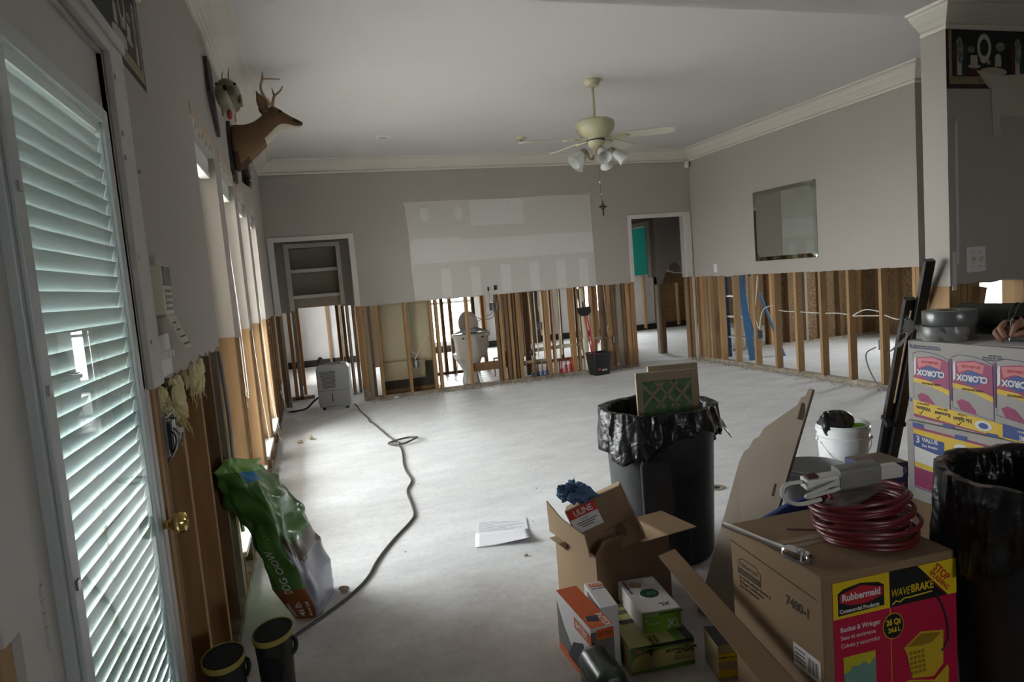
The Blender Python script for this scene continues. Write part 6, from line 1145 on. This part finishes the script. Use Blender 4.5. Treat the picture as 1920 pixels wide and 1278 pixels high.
c2 = bleach('lower white bleach carton under the upside-down one', .481, False, False)
def low(nm, pts, m_, d=0): flat(nm, face(0,0,d), V(pts), m_, c2, .0004)
low('magenta_rule', [(.03,.018),(.48,.035),(.48,.042),(.03,.026)], MAG); low('yellow_band', [(.03,.027),(.48,.043),(.48,.095),(.03,.082)], CYE); low('blue_corner', [(.03,.045),(.155,.055),(.155,.105),(.03,.09)], CBL, .0006); low('printed_outline', [(.03,.08),(.48,.10),(.48,.27),(.03,.25)], CLN); low('printed_bottle', [(.033,.092),(.12,.105),(.30,.115),(.47,.12),(.47,.265),(.033,.246)], WHT, .0006); low('printed_band', [(.033,.15),(.20,.165),(.47,.185),(.47,.2),(.033,.168)], CYE, .001); low('printed_label_field', [(.033,.17),(.47,.2),(.47,.263),(.033,.244)], MAG, .0012)
lo = lambda u, v, d: face(0,0,d) @ Matrix.Translation((u, BH-v, 0))
text('band_text', '3', .036, lo(.040,.066,.0012), WHT, c2, bold=.0008); text('band_text', 'VALUE', .022, lo(.066,.062,.0012), WHT, c2, bold=.0005); text('band_text', 'Size Bottles', .0135, lo(.066,.083,.0012), WHT, c2, bold=.0003); text('band_text', 'No Splash', .02, lo(.27,.066,.0006), BLK, c2, bold=.0004); flat('round_seal', face(0,0,.0006), V(oval(.22,.062,.026,.015)), WHT, c2, .0003)
for u, v in ((.05,.012),(.22,.024),(.40,.032)): flat('blue_tab', face(0,0,.0006), V(rect(u-.022,v-.008,u+.022,v+.008)), CBL, c2); flat('blue_tab', face(0,0,.003), V(rect(u+.09-.022,v-.010-.0+.268*0,u+.09+.022,v+.006)), CBL, c2) if False else None
c3 = carton('plain_carton', 'plain brown carton at the bottom of the bleach stack', (2.10,1.45,0), 0, BD, .495, .48, CARD, 'cardboard box')
for u in (.14,.30): flat('blue_tab', face(0,0,.0026), V(rect(u,.288,u+.04,.298)), CBL, c1)
# ---- on the stack: tape rolls, dark roll, papers, hand with pen
TAPE = mat('silver_duct_tape', (0.13,0.14,0.14), 0.3, (0.2,0.21,0.21), 12, (1,1,9), metal=.35); WRAP = mat('crinkled_wrap', (0.5,0.5,0.5), 0.15, alpha=.35)
def tape(loc, label, wrapped):
    t = thing('tape_roll', label, 'tape', loc, (0,0,0), 'duct tape rolls'); MB().lathe([(.04,0),(.084,.0),(.086,.003),(.086,.049),(.084,.052),(.04,.052),(.04,0)], 48).build('tape', TAPE, t, smooth=True); MB().lathe([(.036,.001),(.0395,.001),(.0395,.051),(.036,.051),(.036,.001)], 32).build('core', CARD, t, smooth=True)
    if wrapped:
        MB().grid(lambda u, v: Vector(((.089+.003*math.sin(40*u)+.002*math.sin(71*u+v*8))*math.cos(2*PI*u), (.089+.003*math.sin(40*u)+.002*math.sin(71*u+v*8))*math.sin(2*PI*u), .0015+.051*v)), 90, 6, cu=True).build('shrink_wrap', WRAP, t, smooth=True)
        b_ = MB(); rg = random.Random(8)
        for k in range(14):
            a = rg.uniform(2.2,3.6); p = Vector((-.075,.055,.045)); b_.add([p, p+Vector((rg.uniform(-.045,-.01),rg.uniform(-.0,.04),rg.uniform(-.03,.05))), p+Vector((rg.uniform(-.045,-.01),rg.uniform(.0,.04),rg.uniform(-.03,.05)))], [(0,1,2)])
        b_.add([Vector((-.085,.06,.04)),Vector((-.14,.13,-.05)),Vector((-.11,.09,-.02))], [(0,1,2)]); b_.build('wrap_tail', mat('wrap_shred', (0.32,0.32,0.33), 0.3), t, solid=.001)
    return t
tape((2.187,1.858,1.0792), 'lower silver tape roll in crinkled wrap on the bleach cartons', True); tape((2.196,1.852,1.1318), 'upper silver tape roll stacked on the wrapped one', False)
dr = thing('dark_roll', 'dark olive rolled bundle lying behind the tape rolls', 'roll', (2.345,1.93,1.1365)); ROLL = mat('dark_olive_cloth', (0.018,0.022,0.016), 0.7, (0.035,0.04,0.03), 14, bump=.4); av = Vector((.045,-.21,0))
MB().tube([Vector((0,0,0)),av*.5,av], [.057,.0575,.056], 24).build('roll', ROLL, dr, smooth=True)
for f_ in (.86,.95): 
    o_ = MB(); pts = [av*f_+ (Vector((0,0,1))*math.cos(a)+Vector((.98,.21,0))*math.sin(a))*.0575 for a in [2*PI*k/28 for k in range(28)]]; o_.tube(pts, .0022, 6, closed=True); o_.build('rim_stripe', mat('rim_grey', (0.10,0.12,0.12), 0.4), dr)
ppw = thing('note_paper', 'white note paper under the writing hand on the bleach carton', 'paper', (2.13,1.50,1.0795), (0,0,R(6))); boxo('sheet', (0,0,0), (.12,.20,.0008), PAPER, ppw); boxo('blue_under_sheet', (.0,-.02,-.0003), (.15,.19,0), mat('blue_sheet', (0.2,0.22,0.36), 0.8), ppw)  # blue sheet reaching past the edges of the note paper
SKIN = mat('skin', (0.30,0.145,0.095), 0.55, (0.36,0.185,0.125), 18, amt=0.7, bump=.12, bscale=90); SLV = mat('dark_sleeve', (0.03,0.032,0.04), 0.9)
person = thing('person', 'person at the right edge writing with a dark pen on the bleach carton', 'person', (2.2,1.6,1.08))
def skin(name, chains, m_, parent, sub=2):
    vs, es, rs = [], [], []
    for ch in chains:
        st = None
        for it in ch:
            if isinstance(it, int): st = it; continue
            vs.append(it[0]); rs.append(it[1]); k = len(vs)-1
            if st is not None: es.append((st,k))
            st = k
    me = bpy.data.meshes.new(name); me.from_pydata([tuple(v) for v in vs], es, []); me.materials.append(m_); o = bpy.data.objects.new(name, me); COL.objects.link(o); o.parent = parent
    md = o.modifiers.new('skin','SKIN'); md.use_smooth_shade = True
    for k, r_ in enumerate(rs): me.skin_vertices[0].data[k].radius = (r_, r_*.92) if isinstance(r_, float) else r_
    me.skin_vertices[0].data[0].use_root = True
    if sub: s_ = o.modifiers.new('sub','SUBSURF'); s_.levels = sub; s_.render_levels = sub
    return o
def hp(cx, cy, cz): return tuple(r2*cx+u2*cy-fw*cz)      # directions as seen in the view: right, up, toward the viewer
O_ = Vector((2.192,1.634,1.084))-Vector((2.2,1.6,1.08))
def H(a, b, c): return O_+Vector(hp(a,b,c))
# wrist outside the frame to the right; fingers close on the pen
skin('hand', [[(H(.105,.055,-.02),(.032,.024)),(H(.072,.052,-.022),(.031,.023)),(H(.046,.050,-.020),(.030,.021))],
   [2,(H(.030,.076,-.004),.0118),(H(.010,.050,.010),.0100),(H(.003,.024,.008),.0088),(H(-.001,.013,.006),.0070)],
   [1,(H(.050,.038,.020),.0125),(H(.030,.030,.024),.0112),(H(.012,.024,.016),.0092),(H(.006,.016,.012),.0076)],
   [2,(H(.006,.066,-.022),.0118),(H(-.020,.046,-.016),.0104),(H(-.014,.022,-.006),.0092),(H(-.006,.010,-.004),.0076)],
   [2,(H(.004,.050,-.040),.0114),(H(-.026,.030,-.032),.0102),(H(-.018,.012,-.018),.0090),(H(-.006,.006,-.014),.0078)],
   [2,(H(.018,.030,-.046),.0104),(H(-.010,.014,-.044),.0094),(H(-.006,.006,-.030),.0084),(H(.004,.004,-.024),.0074)]], SKIN, person)
skin('forearm', [[(H(.36,.10,-.10),(.048,.044)),(H(.22,.075,-.055),(.040,.034)),(H(.12,.056,-.022),(.031,.025)),(H(.095,.054,-.02),(.028,.022))]], SKIN, person)
skin('sleeve', [[(H(.52,.16,-.15),(.062,.06)),(H(.36,.10,-.10),(.058,.054)),(H(.29,.088,-.078),(.052,.048))]], SLV, person)
pen = thing('ballpoint_pen', 'dark ballpoint pen held upright in the writing hand', 'pen', (2.192,1.634,1.0805)); pd = Vector(hp(.006,.066,.004)).normalized()
MB().tube([Vector((0,0,0)),pd*.006,pd*.02,pd*.024], [.0006,.0018,.0036,.004], 12).build('tip', CHROME, pen, smooth=True); MB().tube([pd*.024,pd*.042], .0043, 12).build('barrel_lower', METAL, pen, smooth=True); MB().tube([pd*.042,pd*.076], .0048, 12).build('barrel', mat('pen_black', (0.008,0.008,0.014), 0.3), pen, smooth=True); MB().tube([pd*.076,pd*.079], .0046, 12).build('ring', CHROME, pen); MB().tube([pd*.079,pd*.083], .0036, 10).build('clicker', BLACKP, pen)
# ---- second lined trash can at the right edge
tc2 = trash_can('trash_can', 'black-lined trash can at the right edge in front of the bleach cartons', (1.862,1.285,0), .25, .79, 11, drape=.22, base=.205)
# ---- white outlet plate and corner pieces on the near wall
t = thing('switch_plate', 'white double switch plate with two toggles on the near right wall', 'switch', (3.035,YH,1.335)); MB().box((-.058,-.007,-.06),(.058,0,.06)).build('plate', WHITE, t, bevel=.002)
for x in (-.023,.023): boxo('toggle', (x-.005,-.022,-.004), (x+.005,-.007,.012), IV, t); boxo('toggle_slot', (x-.008,-.0085,-.015), (x+.008,-.0065,.015), IV, t); boxo('screw', (x-.003,-.0085,.03), (x+.003,-.0065,.036), METAL, t); boxo('screw', (x-.003,-.0085,-.036), (x+.003,-.0065,-.03), METAL, t)
MB().box((PX+.012,YH-.003,CUT-.02),(PX+.035,YH,CUT+.16)).build('bare_corner_bead', MUD, wall_near); MB().prism([(PX+.04,CUT+.1),(PX+.055,CUT+.1),(PX+.06,2.0),(PX+.045,1.95)], YH-.002, YH, 'y').build('scraped_strip', MUD, wall_near)

# ---- prints, lettering and fittings belong to the part that carries them
CARRIER = ('box', 'carton', 'plate', 'body', 'bag', 'strip')
PRINT = ('text', 'label', 'photo', 'band', 'panel', 'stripe', 'rule', 'logo', 'printed', 'badge', 'barcode', 'bar', 'inset', 'seal', 'mark', 'tab', 'ring', 'symbol', 'print', 'patch', 'sticker', 'top_tape', 'fold_line', 'tick', 'slot', 'socket', 'yoke', 'toggle', 'screw', 'button', 'screen', 'louvre', 'seam', 'window', 'grille', 'handle_ear', 'corner', 'wave', 'black_top', 'orange_top', 'smudge', 'front_panel', 'white_sticker')
for root in [o for o in COL.objects if o.type == 'EMPTY' and o.parent is None]:
    ch = list(root.children); car = next((c for c in ch if c.name.split('.')[0] in CARRIER), None)
    if car is None: continue
    for c in ch:
        b0 = c.name.split('.')[0]
        if c is car or c.children: continue
        if any(k in b0 for k in PRINT): c.parent = car
